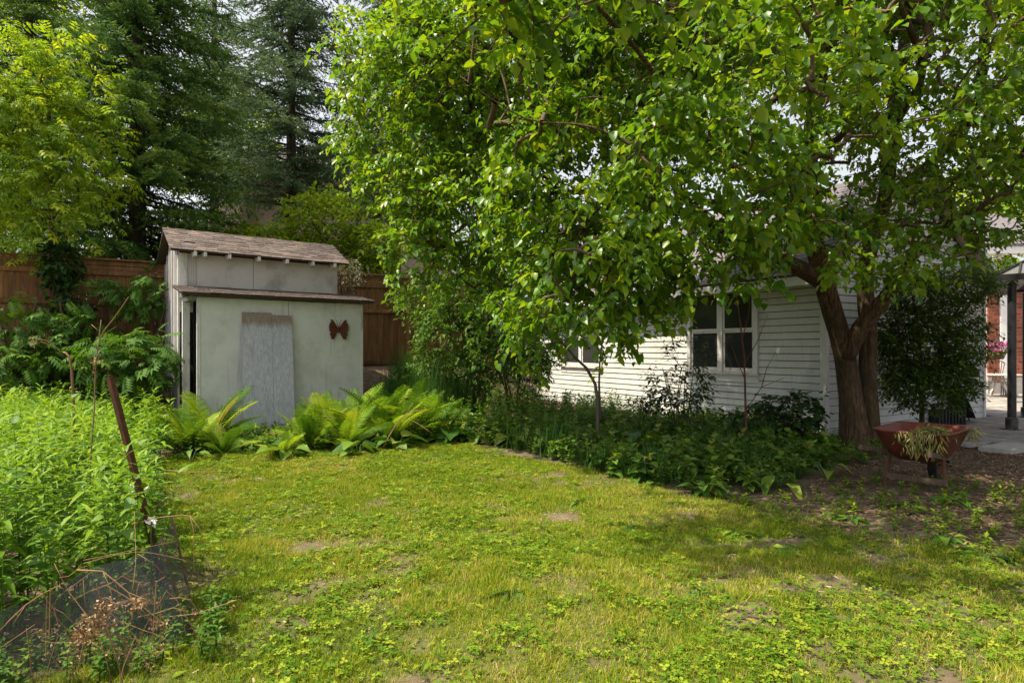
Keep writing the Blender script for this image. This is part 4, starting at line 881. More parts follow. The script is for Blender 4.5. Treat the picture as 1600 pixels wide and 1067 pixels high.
simple_tree('deciduous_tree', 'shady leafy tree behind the big tree left of the garage roof', 'tree', gb(760, 21), 6, [E(720, 330, 20.5, 2.4, 1.6, 2.2, 1), E(840, 350, 21.5, 2, 1.6, 1.6, .8), E(760, 180, 22, 2.5, 1.6, 2.5, .7), E(640, 180, 24, 2, 1.5, 2.5, .5)], 800, LB(.2, 10, .6, .3, FOLDED), M['midgreen'], r=.14)
simple_tree('deciduous_tree', 'pale distant tree behind the brick house roof', 'tree', gb(1570, 40), 9, [E(1575, 280, 40, 4, 3, 3, 1), E(1500, 350, 38, 3, 2, 2.5, 1), E(1640, 330, 38, 3, 2, 2.5, .6)], 520, LB(.45, 9, 1.0, .3, FOLDED), M['box'], r=.2)
simple_tree('deciduous_tree', 'green tree in the gap between garage and brick house', 'tree', gb(1528, 27), 3.5, [E(1530, 480, 27, 1.3, 1, 2.2, 1), E(1540, 400, 28, 1.5, 1, 1.2, 1)], 260, LB(.3, 9, .6, .3, FOLDED), M['box'], r=.1)
for i, (px, py, d, rx, rz, lab, mt, sz) in enumerate((
    (400, 385, 16.6, 1.2, .6, 'leafy green shrub topping the fence directly behind the shed roof', 'box', .17), (500, 345, 17, 1.3, .95, 'bright leafy shrub above the fence behind the right end of the shed roof', 'box', .17),
    (585, 385, 17.2, .9, .7, 'green shrub above the fence between shed and big tree', 'box', .17), (300, 385, 16.2, .9, .6, 'shrub with small green leaves above the fence behind the left roof corner', 'midgreen', .16))):
    simple_tree('tall_shrub', lab, 'shrub', gb(px, d), 2.4, [E(px, py, d, rx, .9, rz, 1), E(px, py + 45, d, rx * .9, .8, .8, .8)], 520, LB(sz, 9, .4, .25), M[mt], r=.04, group='shrubs topping the fence', nst=3)
# in front of the fence
simple_tree('sumac', 'compound-leaved sumac against the fence at the far left', 'shrub', gb(25, 11.6), 1.7, [E(20, 490, 11.5, .7, .5, .4, 1), E(40, 550, 11.3, .8, .6, .4, 1)], 60, LB(.30, 5, .3, .3, COMP), M['sumac'], M['twig'], .03, 'sumacs in front of the fence', nst=3)
simple_tree('sumac', 'compound-leaved sumac below the fence rail, left of the shed', 'shrub', gb(105, 11.9), 1.6, [E(115, 520, 11.8, .6, .5, .4, 1), E(120, 460, 12, .3, .3, .35, .6)], 46, LB(.30, 5, .3, .3, COMP), M['sumac'], M['twig'], .03, 'sumacs in front of the fence', nst=3)
simple_tree('sumac', 'low broad sumac touching the left wall of the shed', 'shrub', gb(212, 11.2), .9, [E(205, 555, 11.2, .75, .6, .5, 1)], 70, LB(.34, 5, .25, .35, COMP), M['sumac'], M['twig'], .025, 'sumacs in front of the fence', nst=4)
simple_tree('sumac', 'sumac spray high on the fence beside the shed roof corner', 'shrub', gb(235, 12.6), 1.7, [E(228, 455, 12.5, .55, .4, .4, 1)], 24, LB(.32, 5, .25, .35, COMP), M['sumac'], M['twig'], .025, 'sumacs in front of the fence', nst=2)
simple_tree('climbing_vine', 'dark leafy vine column climbing over the fence at left', 'vine', gb(95, 12.45), 2.6, [E(95, 410, 12.4, .32, .25, .6, 1), E(110, 490, 12.3, .4, .3, .4, 1)], 150, LB(.13, 9, .35, .3, FOLDED), M['darkleaf'], r=.04)
simple_tree('honeysuckle_shrub', 'yellow-green shrub arching in front of the fence right of the shed', 'shrub', gb(735, 13.2), 2.4, [E(740, 470, 13, .95, .7, .8, 1), E(700, 520, 12.8, .8, .6, .6, 1), E(770, 550, 12.5, .8, .6, .6, 1), E(740, 400, 13.4, .7, .6, .6, .7), E(660, 470, 13.4, .6, .5, .6, .7)], 900, LB(.11, 12, .4, .25), M['midgreen'], M['twig'], .03, nst=5)
simple_tree('leafy_shrub', 'dark shrub in the corner between fence and garage', 'shrub', gb(800, 15), 2.2, [E(790, 490, 15, 1.1, .8, 1.2, 1), E(840, 520, 14, .8, .7, .9, 1), E(700, 590, 13.5, 1.2, .6, .5, 1), E(825, 565, 13.2, .55, .5, .7, 1.3)], 1000, LB(.12, 11, .4, .25), M['midgreen'], M['twig'], .03, nst=5)
simple_tree('dried_flower_shrub', 'pale flowering spray hanging at the right corner of the shed roof', 'shrub', gb(545, 14.9), 2.6, [E(548, 425, 14.8, .28, .25, .42, 1)], 70, LB(.07, 10, .25, .5), leafmat('pale_flower', [(0, (.10, .12, .07)), (.5, (.24, .23, .16)), (1, (.38, .35, .27))], .2, .7, .2), M['twig'], .02, nst=2)
simple_tree('window_shrub', 'dark small-leaved shrub in front of the right garage window', 'shrub', gb(1062, 10.2), 1.3, [E(1060, 600, 10.2, .62, .5, .42, 1), E(1075, 550, 10.2, .45, .4, .28, .8), E(1050, 640, 10, .7, .5, .4, 1)], 170, LB(.095, 10, .3, .15), M['darkleaf'], M['twig'], .014, nst=6)
simple_tree('wall_shrub', 'low dark shrub at the garage corner left of the tree trunk', 'shrub', gb(1235, 10.3), .7, [E(1235, 640, 10.3, .6, .4, .32, 1), E(1180, 660, 10.2, .5, .4, .25, 1)], 90, LB(.12, 9, .3, .15, SIMPLE), M['darkleaf'], M['twig'], .012, nst=5)
jm = gb(1440, 10.6)
make_tree('maple_shrub', 'spreading dark small-leaved maple between the tree trunk and gazebo', 'shrub', jm,
  [([jm - UP * .1, pt(1440, 590, 10.6), pt(1432, 500, 10.6), pt(1420, 430, 10.7)], [.045, .035, .025, .012]), ([pt(1440, 620, 10.6), pt(1470, 540, 10.8), pt(1505, 470, 11.3), pt(1545, 425, 12.4)], [.03, .025, .018, .01]), ([pt(1438, 610, 10.6), pt(1410, 540, 10.5), pt(1395, 480, 10.5)], [.03, .02, .01])],
  ell_points([E(1445, 540, 10.6, .8, .6, .75, 1), E(1495, 450, 10.9, .75, .6, .35, 1), E(1550, 425, 12.6, .6, .5, .28, .9), E(1440, 455, 10.6, .6, .5, .4, 1), E(1490, 590, 10.7, .45, .4, .35, .9), E(1400, 590, 10.5, .3, .3, .4, .8), E(1450, 600, 10.5, .8, .5, .5, 1.1), E(1400, 520, 10.6, .45, .4, .6, 1), E(1500, 530, 10.8, .5, .45, .6, 1)], 2300), LB(.085, 11, .32, .12), M['maple'], M['darkbark'], None, 0, .0025, sides=8)
# sapling with grey forked stems near the left window, red bare sapling at the right window
sp = gb(935, 9.6)
make_tree('forked_sapling', 'grey forked sapling in front of the left garage window', 'sapling', sp, [([sp - UP * .1, pt(930, 600, 9.6), pt(900, 560, 9.5), pt(878, 535, 9.4), pt(850, 520, 9.3)], [.034, .026, .02, .013, .006]), ([pt(938, 655, 9.6), pt(936, 600, 9.7), pt(940, 540, 9.7), pt(955, 500, 9.7)], [.026, .018, .012, .006])],
  ell_points([E(865, 520, 9.4, .45, .4, .25, 1), E(955, 530, 9.7, .35, .3, .3, .8), E(845, 565, 9.4, .3, .3, .3, .8)], 44), LB(.1, 8, .3, .3, OVATE), M['mulberry'], M['greybark'], sides=8)
rs = gb(1167, 9.5); rsap = thing('bare_sapling', rs, 'bare thin reddish sapling in front of the right garage window', 'sapling')
MB().tube([rs - UP * .1, pt(1165, 640, 9.5), pt(1163, 560, 9.5), pt(1156, 500, 9.5), pt(1150, 455, 9.5)], [.022, .018, .014, .009, .004], 6).build('stem', M['redtwig'], rsap, True)
for q in (((1163, 570), (1185, 530), (1200, 490)), ((1160, 530), (1170, 490), (1172, 460)), ((1166, 640), (1190, 605), (1225, 590)), ((1163, 590), (1150, 560), (1143, 540)), ((1190, 605), (1198, 575), (1212, 550))):
    MB().tube([pt(x, y, 9.5 - .002 * abs(x - 1160)) for x, y in q], [.008, .006, .003], 5).build('twig', M['redtwig'], rsap, True)

# ------------------------------------------------------------------ ferns: every frond a part
def frond_mesh(name, L=1.0, arch=.45, n=26, rnd=.5):
    V = []; F = []; R = []
    for i in range(n):
        t = .10 + .9 * i / n; y = t * L; z = arch * L * (.9 * t - 1.05 * t * t)
        w = .19 * L * math.sin(PI * min(1, (t * .86 + .12)) ** 1.35) ** .8 * random.uniform(.9, 1.08); hw = .0155 * L * (1.1 - .5 * t)
        for s in (-1, 1):
            b = len(V); dy = .34 * w; dz = -.22 * w + random.uniform(-.05, .03) * w
            V += [(s * .004, y - hw, z), (s * w * .55, y - hw * .75 + dy * .5, z + dz * .35 + .012), (s * w, y + dy, z + dz), (s * w * .55, y + hw + dy * .5, z + dz * .35 + .012), (s * .004, y + hw, z)]
            F += [(b, b + 1, b + 3, b + 4), (b + 1, b + 2, b + 3)] if s > 0 else [(b + 4, b + 3, b + 1, b), (b + 3, b + 2, b + 1)]
            v = min(1 if rnd > 1 else .93, max(0, rnd + random.uniform(-.2, .2))); R += [v] * 5
    b = len(V); K = 7
    for i in range(K):
        t = i / (K - 1); z = arch * L * (.9 * t - 1.05 * t * t); r = .008 * (1.1 - t) * L; V += [(-r, t * L, z), (r, t * L, z), (0, t * L, z - r * 1.6)]; R += [.6] * 3
        if i: a = b + (i - 1) * 3; F += [(a, a + 1, a + 4, a + 3), (a + 1, a + 2, a + 5, a + 4), (a + 2, a, a + 3, a + 5)]
    me = raw_mesh(name, V, F, False, R); me.materials.append(M['fern']); return me
FR = [frond_mesh('frond', 1.0, a, 26, r) for a, r in ((.35, .3), (.5, .5), (.65, .65), (.45, .85), (.55, .12), (.6, .0), (.4, 1.2))]
def fern(px, py, d, L, nf, label, tilt=(.35, 1.25), lean=None):
    b = gb(px, d); o = thing('fern', b, label, 'fern', 'ferns in front of the shed')
    nf += 11
    for k in range(nf):
        a = k * 2.399 + random.uniform(-.3, .3); el = random.uniform(*tilt) if random.random() > .14 else random.uniform(-.05, .35); l = L * .98 * random.uniform(.6, 1.15)
        y = np.array([math.cos(a) * math.cos(el), math.sin(a) * math.cos(el), math.sin(el)]); x = np.cross(y, UP); x /= np.linalg.norm(x); z = np.cross(x, y)
        tw = random.uniform(-.4, .4); x, z = x * math.cos(tw) + z * math.sin(tw), z * math.cos(tw) - x * math.sin(tw)
        piece('frond', random.choice(FR[:6] if random.random() > .025 else FR[6:]), b + np.array([math.cos(a), math.sin(a), 0]) * .04, x * l, y * l, z * l, o)
for px, d, L, nf, lab in ((332, 9.9, 1.15, 16, 'tall bright fern just left of the leaning board'), (295, 9.4, .85, 12, 'low spreading fern at the left end of the fern row'), (346, 9.2, .6, 10, 'small fern in front of the left edge of the leaning board'),
    (440, 9.0, .42, 8, 'small fern at the foot of the leaning board'), (482, 9.7, .9, 13, 'fern just right of the leaning board'), (515, 10.2, 1.0, 14, 'fern below the middle of the shed front, right of the board'), (556, 10.3, 1.05, 14, 'fern below the rusty butterfly'),
    (600, 10.6, 1.1, 14, 'large fern at the right corner of the shed'), (645, 10.7, 1.1, 14, 'bright fern with raised fronds at the right end of the row'), (610, 10.0, .85, 12, 'fern in the front row right of the shed'), (540, 9.6, .8, 12, 'fern in the front row below the butterfly'), (268, 10.2, .7, 10, 'fern beside the shed door post'), (660, 11.6, .95, 12, 'fern behind the others in front of tall grass'), (690, 10.7, .8, 10, 'rightmost fern of the row beside the broad leaves')):
    fern(px, 0, d, L, nf, lab)

# ------------------------------------------------------------------ broad-leaved plants: every leaf a part
def broad_meshes(shape, mat):
    out = []
    for q in range(5):
        V = shape[0].copy(); V[:, 2] += .03 * np.sin(V[:, 1] * 9 + q) * np.abs(V[:, 0]) * 4
        me = raw_mesh('leaf', V, shape[1], True, np.full(len(V), .1 + .2 * q)); me.materials.append(mat); out.append(me)
    return out
HL = broad_meshes(HEART, M['hosta']); OL = broad_meshes(leaf_shape(.42, .2, .5, 'ovate'), M['hosta'])
def broad(name, x, y, L, n, label, cat='plant', group='broad-leaved plants in the bed', meshes=HL, el=(.35, 1.0), stem=.5):
    b = np.array([x, y, float(gz(x, y))]); o = thing(name, b, label, cat, group)
    for k in range(n):
        a = k * 2.399 + random.uniform(-.4, .4); e = random.uniform(*el); l = L * random.uniform(.7, 1.2); h = l * stem * random.uniform(.6, 1.4)
        d = np.array([math.cos(a), math.sin(a), 0]); p0 = b + d * .03; p1 = b + d * h * math.cos(e) + UP * h * math.sin(e) * 1.3
        MB().tube([p0, (p0 + p1) / 2 + UP * .03, p1], .006, 3, False).build('leafstalk', M['greenstem'], o)
        yv = d * math.cos(e * .35) + UP * random.uniform(-.35, .35); yv /= np.linalg.norm(yv); xv = np.cross(yv, UP + np.array([random.uniform(-.4, .4), random.uniform(-.4, .4), 0])); xv /= np.linalg.norm(xv); zv = np.cross(xv, yv)
        piece('leaf', random.choice(meshes), p1, xv * l, yv * l, zv * l, o)
for px, d, L, n, lab, ms in ((700, 10.3, .34, 13, 'broad-leaved plant at the lawn edge right of the ferns', HL), (745, 10.5, .38, 14, 'large-leaved clump left of the forked sapling at the lawn edge', HL), (800, 10.2, .36, 13, 'large-leaved clump in the bed straight ahead', HL), (850, 10.6, .34, 12, 'broad-leaved plant below the left garage window', HL),
    (560, 9.1, .3, 10, 'low broad-leaved plant in front of the ferns below the butterfly', HL), (450, 8.9, .3, 10, 'low broad-leaved plant right of the board foot', HL), (620, 9.6, .3, 10, 'low broad-leaved plant in front of the right ferns', HL), (300, 8.9, .24, 9, 'low broad-leaved plant at the left lawn corner', OL),
    (1000, 8.9, .4, 14, 'big-leaved plant in the shade below the window shrub', HL), (1060, 8.4, .42, 14, 'big-leaved dark plant in the middle of the shaded bed', HL), (1120, 8.9, .42, 14, 'big-leaved dark plant below the right garage window', HL), (1180, 8.4, .36, 12, 'broad-leaved plant left of the tree in the shaded bed', HL), (1240, 9.2, .4, 13, 'broad-leaved plant nearest the garage corner', HL),
    (1100, 6.7, .18, 16, 'low large-leaved plant at the front tip of the shaded bed', HL), (1215, 7.0, .30, 11, 'pale strap-leaved plant left of the wheelbarrow handle', OL), (1290, 7.6, .30, 10, 'pale broad-leaved plant in front of the tree base', OL), (1040, 7.6, .3, 11, 'leafy plant on the lawn side of the shaded bed', OL), (940, 8.6, .3, 10, 'leafy plant below the forked sapling', OL), (1150, 7.5, .3, 10, 'leafy strap-leaved plant in the middle front of the bed', OL)):
    q = gb(px, d); broad('broadleaf_plant', q[0], q[1], L, n, lab, meshes=ms)
for px, d, L, n, lab in ((1330, 5.6, .17, 12, 'rosette weed on bare soil in front of the wheelbarrow'), (1240, 4.75, .17, 9, 'flat weed rosette on soil at lower right'), (1150, 5.2, .16, 9, 'weed rosette between lawn and bare soil'), (1490, 6.3, .19, 10, 'weed growing right of the wheelbarrow wheel'), (1540, 4.6, .2, 10, 'leafy weed on the mulch at the right edge'), (1425, 6.1, .2, 12, 'leafy weed under the wheelbarrow legs'),
    (985, 5.5, .15, 9, 'pale dock weed in the middle of the lawn'), (800, 3.95, .15, 9, 'spreading weed in the lawn centre foreground'), (1100, 3.9, .15, 9, 'flat weed in the lawn right of centre'), (655, 4.9, .12, 8, 'small weed in the sunny lawn'), (1480, 5.0, .16, 9, 'weed at the edge of the wood chips'), (905, 6.3, .14, 9, 'weed on the bare patch of the lawn')):
    q = gb(px, d); broad('weed_rosette', q[0], q[1], L, n, lab, 'weed', 'weeds in the lawn and mulch', OL, (.1, .6), .25)

# ------------------------------------------------------------------ uncountable growth
def in_view(q, m=1.5):
    return np.abs(q[:, 0]) < .842 * q[:, 1] + m
def stems_mass(name, label, poly, n, h, leaf, nl, lsize, mat, stem_mat_rnd=.3, updir=.25, cat=None, hn=.35):
    """a stand of upright leafy stems"""
    q = rand_in_poly(poly, n); q = q[in_view(q)]; n = len(q); fo = Foliage(); zz = gz(q[:, 0], q[:, 1]); H = h * (.7 + .6 * rng.random(n)) * (.75 + hn * 2 * (fbm(q[:, 0], q[:, 1], .8, 40) - .3))
    lean = rng.normal(0, .12, (n, 2)); f = (np.arange(nl)[None] + rng.random((n, nl))) / nl; f = .12 + .88 * f ** .8
    P = np.zeros((n, nl, 3)); P[:, :, 0] = q[:, 0:1] + lean[:, 0:1] * f * H[:, None]; P[:, :, 1] = q[:, 1:2] + lean[:, 1:2] * f * H[:, None]; P[:, :, 2] = zz[:, None] + f * H[:, None]
    a = np.arange(nl)[None] * 2.399 + rng.random((n, 1)) * 6.28; up = updir + .9 * (f > .93) + .25 * rng.normal(size=(n, nl))
    Y = np.stack([np.cos(a), np.sin(a), up], 2); S = lsize * (.6 + .6 * rng.random((n, nl))) * (1.15 - .45 * f)
    tone = np.clip(.45 * rng.random((n, 1)) + .35 * f + .25 * rng.random((n, nl)), 0, 1)
    fo.add(leaf, P.reshape(-1, 3), basis(Y.reshape(-1, 3), UP + rvec(n * nl) * .35), S.ravel(), tone.ravel())
    st = (np.array([(-.5, 0, 0), (.5, 0, 0), (0, 1, 0)]), np.array([(0, 1, 2)])); b0 = np.stack([q[:, 0], q[:, 1], zz], 1); yv = np.stack([lean[:, 0], lean[:, 1], np.ones(n)], 1)
    for r_ in (0, 1): fo.add(st, b0, basis(yv, np.repeat(np.array([[1., r_ * 2 - 1, 0]]), n, 0)), np.stack([np.full(n, .009), H, H], 1), np.full(n, stem_mat_rnd))
    return fo.build(name, mat, None, 'stuff', label)
GOLD = [(-1.98, 3.62), (-2.2, 3.9), (-2.65, 4.5), (-4.6, 7.6), (-5.3, 9.3), (-6.2, 10.2), (-10.5, 10.8), (-10, 6), (-4.5, 2.95), (-3.2, 2.95), (-2.72, 3.05)]
stems_mass('tall_perennials', 'dense stand of upright bright green leafy stems at left', GOLD, 1150, .88, LANCE, 40, .165, M['goldenrod'], .3)
stems_mass('mixed_weeds', 'darker broad-leaved weeds mixed into the green stand', GOLD, 190, .95, SIMPLE, 22, .10, M['midgreen'], .2)
stems_mass('mesh_weeds', 'low weeds tangled in and around the mesh screen', [(-2.75, 2.55), (-1.5, 3.15), (-1.7, 3.75), (-2.1, 3.7), (-2.9, 3.1)], 85, .2, NARROW, 14, .06, M['midgreen'], .3)
stems_mass('bank_undergrowth', 'leafy undergrowth on the bank below the fence', [(-10.5, 10.4), (-6.0, 10.2), (-6.6, 11.5), (-7.3, 12.6), (-12, 11.6)], 420, .55, NARROW, 24, .13, M['midgreen'])
stems_mass('bank_undergrowth', 'dark leafy undergrowth between the shed and the garage', [(-2.8, 12.6), (-1.3, 10.6), (.3, 9.9), (1.2, 10.2), (3.2, 13.2), (.6, 16.5), (-2.5, 15.6)], 620, .55, NARROW, 24, .12, M['midgreen'])
BED = [(-1.2, 10.5), (.1, 9.7), (.9, 8.1), (1.5, 7.1), (2.3, 6.6), (3.1, 6.9), (4.1, 7.9), (5.0, 9.4), (5.4, 10.7), (3.9, 13.6), (.6, 12.2)]
stems_mass('bed_ground_cover', 'shaded mixed ground cover in the bed along the garage', BED, 1100, .26, NARROW, 14, .10, M['hosta'], .2)
stems_mass('bed_foliage', 'large dark leaves filling the shaded bed', BED, 480, .34, HEART, 10, .15, M['hosta'], .2, .1)
stems_mass('fern_ground_cover', 'low leafy ground cover under the ferns', [(-5.6, 9.9), (-5.0, 9.0), (-4.0, 9.2), (-2.5, 9.5), (-1.1, 10.3), (-1.2, 11.8), (-3.2, 12.4), (-5.4, 10.7)], 800, .24, SIMPLE, 12, .085, M['hosta'], .4)
stems_mass('trunk_weeds', 'weeds at the foot of the tree trunk and garage corner', [(4.3, 8.2), (5.2, 8.6), (6.3, 9.4), (7.3, 10.4), (6.5, 11.2), (5.3, 10.6)], 170, .22, NARROW, 13, .09, M['hosta'], .3)
def blades(name, label, poly, n, h, w, mat, bend=.35, dens=None, rr=(0, 1)):
    q = rand_in_poly(poly, n); q = q[in_view(q, 1.0)]
    if dens is not None: q = q[rng.random(len(q)) < dens(q[:, 0], q[:, 1])]
    n = len(q); P = np.stack([q[:, 0], q[:, 1], gz(q[:, 0], q[:, 1]) - .005], 1)
    d = rvec(n); d[:, 2] = 0; Y = UP[None] + d * bend * (.4 + rng.random((n, 1)) * 1.2); R = basis(Y, d + rvec(n) * .3)
    H = h * (.5 + .7 * rng.random(n)) * (.55 + .95 * vnoise(q[:, 0], q[:, 1], 7, 66)); W = np.asarray(w(q[:, 1]) if callable(w) else np.full(n, w))
    rnd = rr[0] + (rr[1] - rr[0]) * np.clip(.5 * fbm(q[:, 0], q[:, 1], 1.2, 60) + .25 * (vnoise(q[:, 0], q[:, 1], 9, 61) - .5) + .7 * rng.random(n) - .06, 0, 1)
    bl = (np.array([(-.5, 0, 0), (.5, 0, 0), (-.36, .55, -.06), (.36, .55, -.06), (0, 1, -.3)]), np.array([(0, 1, 3), (0, 3, 2), (2, 3, 4)]))
    if h < .1: bl = (np.array([(-.5, 0, 0), (.5, 0, 0), (0, 1, -.15)]), np.array([(0, 1, 2)]))
    return Foliage().add(bl, P, R, np.stack([W, H, H], 1), rnd).build(name, mat, None, 'stuff', label)
blades('tall_grass', 'tall dark green grass growing against the fence right of the shed', [(-2.9, 12.8), (-1.6, 12.0), (-.5, 13.0), (-1.5, 14.8), (-2.7, 14.6)], 3800, .95, .016, M['strap'], .3)
blades('strap_leaves', 'upright strap-leaved plants in the shaded bed', [(-.2, 10.0), (.8, 8.3), (1.6, 7.2), (2.4, 6.7), (3.3, 7.1), (4.6, 9.0), (3.5, 11), (1.0, 11.5)], 4200, .42, .022, M['strap'], 1.0, lambda x, y: sstep(.52, .66, fbm(x, y, 1.6, 70)))
# lawn: blade by blade, thinner where the soil shows
wfun = lambda y: .0055 + .00055 * np.maximum(0, y - 3)
blades('lawn_grass', 'short yellow-green lawn with worn patches', [(-2.6, 1.8), (7.3, 1.8), (7.3, 4.8), (2.6, 4.8), (-2.6, 4.8)], 400000, .046, wfun, M['grass'], 1.3, lawnness)
blades('lawn_grass', 'short yellow-green lawn further back', [(-5.2, 4.8), (3.6, 4.8), (2.4, 6.6), (.8, 8.4), (-1.2, 10.6), (-5.2, 9.8)], 340000, .048, wfun, M['grass'], 1.3, lawnness)
CL = []
cv, cf = np.array([(0, 0, 0), (.38, .55, .04), (0, 1, -.08), (-.38, .55, .04)]), np.array([(0, 1, 2), (0, 2, 3)])
V = []; F = []
for k in range(3):
    a = k * 2.094; c, s_ = math.cos(a), math.sin(a); P = np.stack([cv[:, 0] * c + cv[:, 1] * s_, -cv[:, 0] * s_ + cv[:, 1] * c, .25 + cv[:, 2] + .1 * cv[:, 1]], 1); F.append(cf + len(V) * len(cv)); V.append(P)
CLOVER = (np.concatenate(V), np.concatenate(F))
n = 150000; q = rand_in_poly([(-5.2, 1.8), (7.3, 1.8), (7.3, 5.2), (4.5, 6.6), (1.2, 8.6), (-1.2, 10.6), (-5.2, 9.8)], n)
pl = polydist_soft(LAWN, q[:, 0], q[:, 1], .5) * .9 + .1; cd = .5 * fbm(q[:, 0], q[:, 1], 1.1, 80) + .5 * fbm(q[:, 0], q[:, 1], 4.5, 84); ok = rng.random(n) < pl * sstep(.40, .62, cd) * np.clip(lawnness(q[:, 0], q[:, 1]) + .25, 0, 1); q = q[ok]; n = len(q)
P = np.stack([q[:, 0], q[:, 1], gz(q[:, 0], q[:, 1]) + .012 + .02 * rng.random(n)], 1); a = rng.random(n) * 6.28
Foliage().add(CLOVER, P, basis(np.stack([np.cos(a), np.sin(a), rng.normal(0, .25, n)], 1), UP + rvec(n) * .35), .010 + .022 * rng.random(n) ** 2, rng.random(n)).build('clover', M['clover'], None, 'stuff', 'clover and small weeds spread through the lawn')
n = 8000; q = rand_in_poly([(-5.2, 1.8), (7.3, 1.8), (7.3, 6), (3.5, 6.6), (1.2, 8.6), (-1.2, 10.6), (-5.2, 9.8)], n); cd = fbm(q[:, 0], q[:, 1], 1.7, 95); ok = rng.random(n) < sstep(.45, .62, cd + .10 * sstep(-.5, 2, q[:, 0])); q = q[ok]; n = len(q)
P = np.stack([q[:, 0], q[:, 1], gz(q[:, 0], q[:, 1]) + .01], 1); a = rng.random(n) * 6.28
Foliage().add(NARROW, P, basis(np.stack([np.cos(a), np.sin(a), .15 + .4 * rng.random(n)], 1), UP + rvec(n) * .3), .035 + .05 * rng.random(n) ** 2, rng.random(n)).build('lawn_weeds', M['clover'], None, 'stuff', 'coarse broad-leaved weeds in the lawn')
# mulch and litter
def litter(name, label, poly, n, size, dens=None, mat=None):
    q = rand_in_poly(poly, n)
    if dens is not None: q = q[rng.random(len(q)) < dens(q[:, 0], q[:, 1])]
    n = len(q); P = np.stack([q[:, 0], q[:, 1], gz(q[:, 0], q[:, 1]) + .004 + .018 * rng.random(n)], 1); a = rng.random(n) * 6.28
    ch_ = (np.array([(-.18, 0, 0), (.16, 0, 0.03), (.13, 1, .06), (-.15, .9, .0)]), np.array([(0, 1, 2), (0, 2, 3)]))
    return Foliage().add(ch_, P, basis(np.stack([np.cos(a), np.sin(a), rng.normal(0, .2, n)], 1), UP + rvec(n) * .35), size * (.5 + rng.random(n)), rng.random(n)).build(name, mat or M['chips'], None, 'stuff', label)
litter('wood_chips', 'brown wood chips and dead leaves around the wheelbarrow', MULCH, 46000, .032, lambda x, y: .25 + .75 * sstep(.38, .55, fbm(x, y, 1.5, 120) + .06 * (x - 4)))
stems_mass('mulch_weeds', 'patchy low weeds growing through the mulch and soil', [(2.3, 6.4), (2.5, 5.3), (3.3, 4.6), (5.5, 4.2), (6.8, 6.0), (5.6, 7.2), (4.3, 7.6), (3.2, 6.8)], 230, .11, NARROW, 11, .075, M['clover'], .3, .35)
litter('lawn_litter', 'dry clippings scattered on the worn lawn', LAWN, 6000, .026, lambda x, y: .15 + .85 * (lawnness(x, y) < .4), leafmat('dry_litter', [(0, (.16, .11, .07)), (1, (.42, .33, .2))], .05, .85, .1, (1, 1, 1)))

# ------------------------------------------------------------------ foreground: stake, mesh screen, dry stalks
g0 = pt(243, 860, 3.75); st_top = pt(172, 588, 3.75); dirn = (st_top - g0) / np.linalg.norm(st_top - g0); foot = g0 - dirn * .35
stake = thing('rusty_stake', foot, 'leaning rusty angle-iron stake among the green stems', 'stake')
xv = np.cross(dirn, (0, 1, 0)); xv /= np.linalg.norm(xv); yv = np.cross(dirn, xv)
V = []
for e in (foot, st_top + dirn * 0): V += [e + xv * a + yv * b_ for a, b_ in ((-.024, 0), (.024, 0), (.024, .006), (-.018, .006), (-.018, .045), (-.024, .045))]
MB().add(V, [tuple(range(5, -1, -1)), tuple(range(6, 12))] + [(i, (i + 1) % 6, 6 + (i + 1) % 6, 6 + i) for i in range(6)]).build('angle_bar', M['rust'], stake)
ms = thing('mesh_screen', (-1.8, 3.2, 0), 'charcoal mesh screen wrapped around the garden bed corner', 'screen')
def sheet(name, P0, P1, bulge=.03, nu=16, nv=6):
    """P0 / P1: (top, bottom) at both ends"""
    V = []; F = []
    for i in range(nu + 1):
        for j in range(nv + 1):
            u = i / nu; v = j / nv; a = np.array(P0[0]) * (1 - u) + np.array(P1[0]) * u; b_ = np.array(P0[1]) * (1 - u) + np.array(P1[1]) * u
            p_ = a * (1 - v) + b_ * v; p_ = p_ + np.array([.4, -.9, 0]) * bulge * (math.sin(u * 9 + v * 2) + .6 * math.sin(u * 21)) * (.4 + v) + UP * (1 - v) * .02 * math.sin(u * 13); V.append(p_)
    for i in range(nu):
        for j in range(nv): a = i * (nv + 1) + j; F.append((a, a + 1, a + nv + 2, a + nv + 1))
    return MB().add(V, F).build(name, M['mesh'], ms, True)
c_t = pt(268, 812, 3.75); c_b = pt(296, 1000, 3.35); c_b[2] = .0
sheet('front_mesh', (pt(-60, 985, 2.75), np.array([-2.5, 2.72, -.02])), (pt(250, 845, 3.45), pt(296, 1003, 3.32)))
sheet('side_mesh', (pt(252, 843, 3.46), pt(297, 1002, 3.325)), (pt(268, 812, 3.72), pt(304, 965, 3.55)), .012, 8)
for q in ((pt(252, 838, 3.46), pt(297, 1010, 3.32)), (pt(268, 806, 3.72), pt(305, 968, 3.55))):
    MB().bar(q[0], q[1], .009, .009).build('corner_stake', M['oldwood'], ms)

